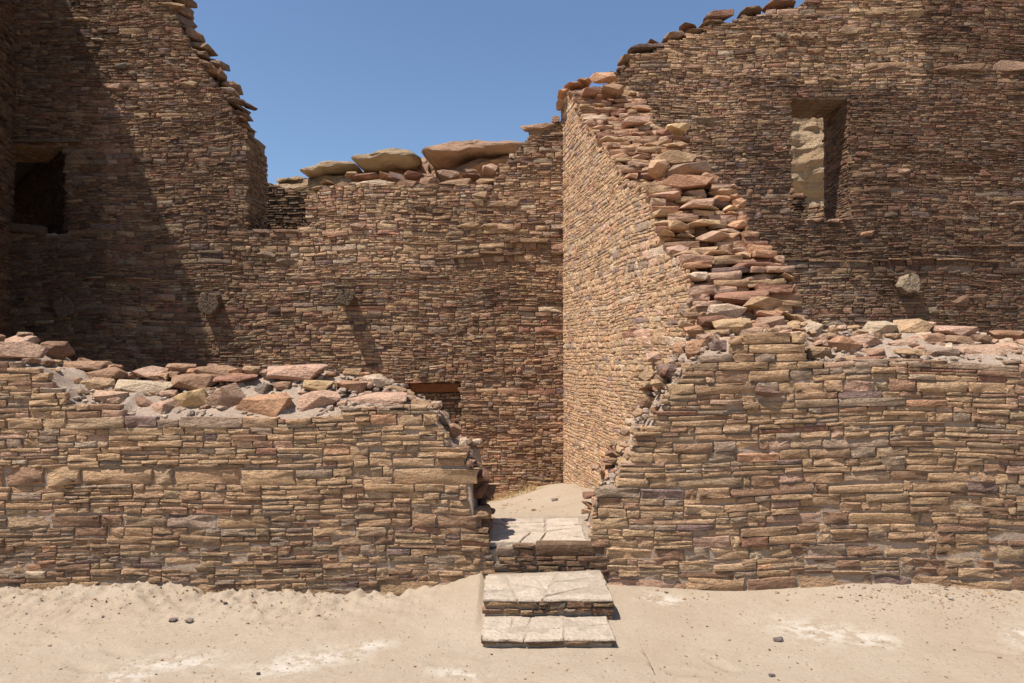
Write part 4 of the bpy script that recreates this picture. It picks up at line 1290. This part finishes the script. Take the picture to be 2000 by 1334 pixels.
M_SLAB = stone_mat('tread_slab', True, (0.46, 0.36, 0.265, 1), (0.40, 0.55), .6)
def shade(c):
    k = R.uniform(.93, 1.05)
    return tuple(x * k for x in c) + (1.0,)
def flag(P, zt, thick, col, parent, gap=.007, name='slab'):
    cx = sum(p[0] for p in P) / len(P); cy = sum(p[1] for p in P) / len(P)
    Q = []
    for i, p in enumerate(P):
        q = P[(i + 1) % len(P)]
        d = math.hypot(q[0] - p[0], q[1] - p[1])
        n = max(1, int(d / .05))
        for k in range(n):
            t = k / n
            x, y = p[0] + (q[0] - p[0]) * t, p[1] + (q[1] - p[1]) * t
            e = .012 * noise.noise(Vector((x * 13, y * 13, zt * 9))) + .005 * noise.noise(Vector((x * 40, y * 40, zt * 9)))
            dd = math.hypot(x - cx, y - cy)
            s = 1 - gap / max(dd, .03)
            Q.append((cx + (x - cx) * s + e, cy + (y - cy) * s + e))
    tilt = (R.gauss(0, .012), R.gauss(0, .012))
    zf = lambda x, y: zt + tilt[0] * (x - cx) + tilt[1] * (y - cy) + .004 * noise.noise(Vector((x * 9, y * 9, 2)))
    n = len(Q)
    V = [(x, y, zf(x, y) - thick) for x, y in Q] + [(x, y, zf(x, y) - .007) for x, y in Q] + [(cx + (x - cx) * .96, cy + (y - cy) * .96, zf(x, y)) for x, y in Q] + [(cx, cy, zf(cx, cy) + .002)]
    Fc = []
    for r in (0, n):
        for i in range(n):
            j = (i + 1) % n
            Fc.append((r + i, r + j, r + n + j, r + n + i))
    for i in range(n): Fc.append((2 * n + i, 2 * n + (i + 1) % n, 3 * n))
    if sum(Q[i][0] * Q[(i + 1) % n][1] - Q[(i + 1) % n][0] * Q[i][1] for i in range(n)) < 0:
        Fc = [f[::-1] for f in Fc]
    o = link_mesh(name, V, Fc, M_SLAB, parent)
    o.color = col
    return o

def rough_block(name, x0, x1, y0, y1, z0, zf, mat, parent, n=(26, 16)):
    V, Fc = [], []
    a, b = n
    for j in range(b + 1):
        for i in range(a + 1):
            x = x0 + (x1 - x0) * i / a; y = y0 + (y1 - y0) * j / b
            V.append((x, y, zf(x, y)))
    for j in range(b):
        for i in range(a):
            k = j * (a + 1) + i
            Fc.append((k, k + 1, k + a + 2, k + a + 1))
    ring = [i for i in range(a + 1)] + [j * (a + 1) + a for j in range(1, b + 1)] + [b * (a + 1) + i for i in range(a - 1, -1, -1)] + [j * (a + 1) for j in range(b - 1, 0, -1)]
    s = len(V)
    for k in ring: V.append((V[k][0], V[k][1], z0))
    m = len(ring)
    for i in range(m):
        j = (i + 1) % m
        Fc.append((ring[j], ring[i], s + i, s + j))
    return link_mesh(name, V, Fc, mat, parent, smooth=False)

# ---- threshold
xa, xb = at(962, 1070, YF).x, at(1190, 1070, YF).x
ZT = at(1100, 1063, YF).z
thr = thing('doorway_threshold', 'pale worn stone threshold across the doorway gap above the two steps', 'threshold', ((xa + xb) / 2, YF, 0))
zthr = lambda x, y: ZT - .012 - .035 * max(0, 1 - (x - xa) / .25) + .01 * noise.noise(Vector((x * 5, y * 5, 3))) + .004 * noise.noise(Vector((x * 19, y * 19, 3)))
rough_block('mortar', xa - .12, xb - .0, YF + .03, YF + TF + .1, -.3, zthr, mortar_mat('threshold_mortar', (0.45, 0.355, 0.265)), thr)
S = Stones()
for P in split_rect(xa - .05, xb - .14, YF + .07, YF + TF - .02, 9, R):
    flag(P, ZT - .001, .04, shade((.47, .38, .29)), thr, .008)
def px_block(S, fr, px0, px1, py0, py1, col, d=0.0, vis=1.0, rot=0.0):
    a, b = fr.uz(px0, py1), fr.uz(px1, py0)
    S.block(fr, a[0], b[0], a[1], b[1], d, col, rot, .004, vis)
for (a, b, c, d, k) in [(1045, 1183, 1062, 1087, 'brown'), (968, 1014, 1070, 1089, 'grey'), (1014, 1044, 1072, 1087, 'brown'), (1000, 1045, 1063, 1071, 'tan'), (974, 1008, 1089, 1100, 'tan'), (1010, 1046, 1087, 1096, 'brown'), (1047, 1078, 1087, 1094, 'red'), (1078, 1127, 1086, 1095, 'tan'), (1128, 1190, 1086, 1097, 'brown'), (990, 1016, 1100, 1108, 'brown'), (1017, 1038, 1097, 1104, 'orange'),
                      (1048, 1104, 1095, 1104, 'brown'), (1106, 1148, 1096, 1106, 'brown'), (1150, 1188, 1098, 1110, 'brown'), (958, 992, 1101, 1112, 'grey'), (994, 1026, 1108, 1116, 'brown'), (1027, 1050, 1105, 1115, 'brown'), (1051, 1092, 1105, 1117, 'tan'), (1093, 1142, 1107, 1119, 'brown'), (1144, 1190, 1111, 1122, 'brown'), (940, 1020, 1117, 1135, 'brown'), (1020, 1100, 1118, 1135, 'tan'), (1100, 1190, 1120, 1137, 'brown')]:
    px_block(S, ff, a, b, c, d, pick({k: 1}, R, .85), R.gauss(0, .006))
S.emit(thr, M_ST_F, M_ST_Fs, floor=0)

# ---- the two steps
Z1 = CAMZ - (1243 - 700) * 4.11 / F           # lower tread
Z2 = CAMZ - (1168 - 700) * 4.46 / F           # upper tread
steps = thing('stone_steps', 'two low dusty stone steps leading up to the doorway threshold', 'steps', (.27, 4.5, 0))
x0l, x1l = at(939, 1243, 4.11).x, at(1203, 1243, 4.11).x
x0u, x1u = at(941, 1168, 4.46).x, at(1199, 1168, 4.46).x
tm = mortar_mat('tread_mortar', (0.45, 0.355, 0.265), .8)
def tz(zz, s=3.0): return lambda x, y: zz - .001 + .007 * noise.noise(Vector((x * 6, y * 6, s))) + .003 * noise.noise(Vector((x * 21, y * 21, s)))
rough_block('mortar', x0l + .02, x1l - .02, 4.135, 4.50, -.2, tz(Z1), tm, steps)
rough_block('mortar', x0u + .02, x1u - .02, 4.49, 4.99, -.2, lambda x, y: tz(Z2, 8)(x, y) + .03 * (x - x0u) / (x1u - x0u) * (y - 4.46) * 2, tm, steps)
for P in split_rect(x0l, x1l, 4.105, 4.47, 6, R):
    flag(P, Z1 + .001, .012, shade((.47, .38, .29)), steps, .004)
for P in split_rect(x0u, x1u, 4.455, 4.96, 6, R):
    cx = sum(p[0] for p in P) / len(P); cy = sum(p[1] for p in P) / len(P)
    flag(P, Z2 + .001 + .03 * (cx - x0u) / (x1u - x0u) * (cy - 4.46) * 2, .013, shade((.47, .38, .29)), steps, .007)
S = Stones()
fu = Frame((0, 4.465), (0, 1)); fl2 = Frame((0, 4.115), (0, 1))
for (a, b, c, d, k) in [(943, 1052, 1172, 1187, 'tan'), (1053, 1095, 1173, 1180, 'brown'), (1097, 1135, 1173, 1177, 'tan'), (1137, 1199, 1173, 1177, 'brown'), (1053, 1070, 1178, 1183, 'tan'), (1072, 1105, 1177, 1191, 'grey'), (1107, 1156, 1174, 1188, 'brown'), (1158, 1199, 1176, 1186, 'tan'), (940, 982, 1190, 1201, 'brown'), (984, 1015, 1189, 1202, 'tan'), (1016, 1041, 1192, 1201, 'tan'), (1042, 1067, 1191, 1200, 'brown'), (1068, 1090, 1193, 1200, 'tan'), (1100, 1124, 1189, 1197, 'grey'),
                      (1126, 1152, 1188, 1196, 'brown'), (1154, 1200, 1187, 1202, 'brown'), (1053, 1071, 1184, 1190, 'brown')]:
    px_block(S, fu, a, b, c, d, pick({k: 1}, R, 1.0), R.gauss(0, .006))
for (a, b, c, d, k) in [(938, 966, 1248, 1253, 'grey'), (967, 1022, 1248, 1253, 'brown'), (1024, 1060, 1248, 1252, 'brown'), (1062, 1106, 1248, 1252, 'brown'), (1108, 1152, 1248, 1252, 'tan'), (939, 970, 1252, 1261, 'tan'), (972, 996, 1252, 1257, 'brown'), (995, 1030, 1248, 1260, 'tan'), (1030, 1100, 1249, 1262, 'brown'), (1102, 1154, 1248, 1261, 'tan'), (1156, 1174, 1251, 1256, 'tan'), (1176, 1202, 1251, 1259, 'brown')]:
    px_block(S, fl2, a, b, c, d, pick({k: 1}, R, 1.0), R.gauss(0, .006))
# flank stones on the right-hand side of the steps
fr1 = Frame((x1u - .01, 4.46), (-1, 0))
q = lambda y: (Vector((x1u, y, 0)) - fr1.O).dot(fr1.U)
masonry(S, fr1, [[(q(4.48), -.06), (q(4.48), Z2 - .03), (q(4.97), Z2 - .02), (q(4.97), -.06)]], PAL_FRONT, big=.0, length=.12, prot=.004, ragged=0)
fr2 = Frame((x1l - .01, 4.12), (-1, 0))
masonry(S, fr2, [[(q(4.48) - q(4.46) + .0, -.08), (q(4.48) - q(4.46), Z1 - .02), (q(4.82) - q(4.46), Z1 - .02), (q(4.82) - q(4.46), -.08)]], PAL_FRONT, big=.0, length=.12, prot=.004, ragged=0)
S.emit(steps, M_ST_F, M_ST_Fs, floor=0)

# ================================================================== loose things on the ground
def scatter(name, spots, kindw, pal, gain=1.0, label=None):
    Vs, Fs, Cs = [], [], []
    off = 0
    for (x, y, s) in spots:
        k = R.choice(kindw)
        V, Fc = LIB[k][R.randrange(14)]
        M = Matrix.Translation((x, y, gz(x, y) + s * .08)) @ Matrix.Rotation(R.uniform(0, 6.28), 4, 'Z') @ Matrix.Rotation(R.gauss(0, .25), 4, 'X') @ Matrix.Diagonal((s, s * R.uniform(.6, 1), s * R.uniform(.3, .6), 1))
        m = np.array(M)
        Vs.append(V @ m[:3, :3].T + m[:3, 3]); Fs.append(Fc + off)
        Cs.append(np.tile(np.array(pick(pal, R, gain)), (len(V), 1)))
        off += len(V)
    o = link_mesh(name, np.vstack(Vs), np.vstack(Fs), M_ST_Fs, None, np.vstack(Cs), 'stuff')
    return o
sp = []
for _ in range(3200):
    y = 3.4 + 1.6 * R.random() ** .9; x = R.uniform(-.78, .78) * y
    if -.3 < x < .75 and y > 4.05: continue
    sp.append((x, y, min(.022, .0038 * math.exp(abs(R.gauss(0, .6))))))
for _ in range(700):
    x = R.gauss(3.0, .45); y = YF - .02 - abs(R.gauss(0, .22))
    sp.append((x, y, min(.025, .005 * math.exp(abs(R.gauss(0, .6))))))
for _ in range(550):
    x = R.uniform(-3.8, -1.2); y = YF - .03 - abs(R.gauss(0, .28))
    sp.append((x, y, min(.025, .005 * math.exp(abs(R.gauss(0, .55))))))
for _ in range(45):
    x = R.choice([R.uniform(-3.8, -.5), R.uniform(.9, 3.8)])
    sp.append((x, YF - .04 - abs(R.gauss(0, .12)), R.uniform(.012, .035)))
scatter('pebbles', sp, ['slab', 'round', 'block'], dict(brown=3, tan=5, grey=3, dark=.7, sand=4, cream=2, purple=1), 1.15)
sp = []
for _ in range(260):
    y = R.uniform(5.9, 9.8); x = R.uniform(-.7, side_x(y) - .05)
    sp.append((x, y, .008 * math.exp(abs(R.gauss(0, .6)))))
scatter('gravel', sp, ['slab', 'block'], dict(brown=2, tan=4, grey=2, sand=3, cream=1))

def loose(label, px, py, w, h, k, name='loose_stone', kind='slab'):
    d = ray(px, py)
    t = -CAMZ / d.z
    p = Vector((0, 0, CAMZ)) + d * t
    for _ in range(6):
        t = (gz(p.x, p.y) - CAMZ) / d.z
        p = Vector((0, 0, CAMZ)) + d * t
    q = p.y / F
    me = lib_mesh(kind, R.randrange(14), M_ST_F)
    o = bpy.data.objects.new(name, me)
    COL.objects.link(o)
    o.location = (p.x, p.y, gz(p.x, p.y) + h * q * .3)
    o.scale = (w * q, w * q * .8, h * q)
    o.rotation_euler = (0, 0, R.uniform(-.4, .4))
    o.color = C_[k] + (1,)
    o['label'] = label
    o['category'] = 'stone'
    o['group'] = 'loose stones lying on the sand'
loose('flat purple-brown stone lying alone on the sand right of the steps', 1519, 1251, 20, 8, 'purple')
loose('small grey flat stone among the clods below the left wall', 368, 1214, 16, 9, 'grey')
loose('tiny pale stone right in front of the lower step', 1168, 1262, 8, 6, 'cream', kind='block')
loose('thin dark stone flake below the left wall beside the small grey flat stone', 338, 1212, 16, 6, 'purple')
loose('small pale stone on the sand close to the right wall in the pebble heap', 1857, 1172, 10, 8, 'cream', kind='block')
loose('small dark stone near the bottom edge on the left', 504, 1318, 8, 7, 'dark', kind='block')
loose('grey pebble near the bottom edge between the twig and the lone purple stone', 1508, 1321, 12, 8, 'blue', kind='round')
loose('thin dark flake on the sandy slope inside the room', 1083, 978, 14, 6, 'purple')

# dry grass at the foot of the back wall and a dead stalk in front
def blades(name, spots, n, hgt, parent=None):
    V, Fc = [], []
    for (x, y, r) in spots:
        for _ in range(n):
            bx, by = x + R.gauss(0, r), y + R.gauss(0, r * .4)
            bz = gz(bx, by) - .01
            a = R.uniform(0, 6.28); l = hgt * R.uniform(.4, 1.2); lean = R.uniform(.2, 1.1)
            w = .003
            pts = []
            for k in range(4):
                t = k / 3
                pts.append(Vector((bx + math.cos(a) * lean * l * t * t, by + math.sin(a) * lean * l * t * t * .6, bz + l * t * (1 - .35 * t * lean))))
            s = Vector((-math.sin(a), math.cos(a), 0)) * w
            base = len(V)
            for k, p in enumerate(pts):
                f = 1 - k / 3.2
                V += [(p - s * f)[:], (p + s * f)[:], (p + Vector((0, 0, w * f)))[:]]
            for k in range(3):
                b = base + k * 3
                for e in range(3):
                    Fc.append((b + e, b + (e + 1) % 3, b + 3 + (e + 1) % 3, b + 3 + e))
    return link_mesh(name, V, Fc, M_STRAW, None, None, 'stuff')
blades('dry_grass', [(at(970 + i * 11, 960, 10.05).x, 10.05 + R.uniform(-.15, .1), .06) for i in range(8)] + [(at(1040, 955, 9.9).x, 9.95, .05)], 26, .16)
def stalk():
    p = at(1258, 1318, 3.9)
    t = thing('dry_stalk', 'thin dead plant stalk leaning on the sand at the bottom edge', 'twig', (p.x, 3.75, gz(p.x, 3.75)))
    pts = [Vector((.03, 0, 0)), Vector((.018, .02, .03)), Vector((.0, .09, .06)), Vector((-.012, .16, .075))]
    for i in range(3):
        o = tube('stalk', Vector(t.location) + pts[i], Vector(t.location) + pts[i + 1], .0022 - i * .0004, .0018 - i * .0004, M_WOOD, t, n=6, rings=2)
    tube('side_twig', Vector(t.location) + pts[2], Vector(t.location) + pts[2] + Vector((-.03, .03, .02)), .0012, .0006, M_WOOD, t, n=5, rings=2)
stalk()
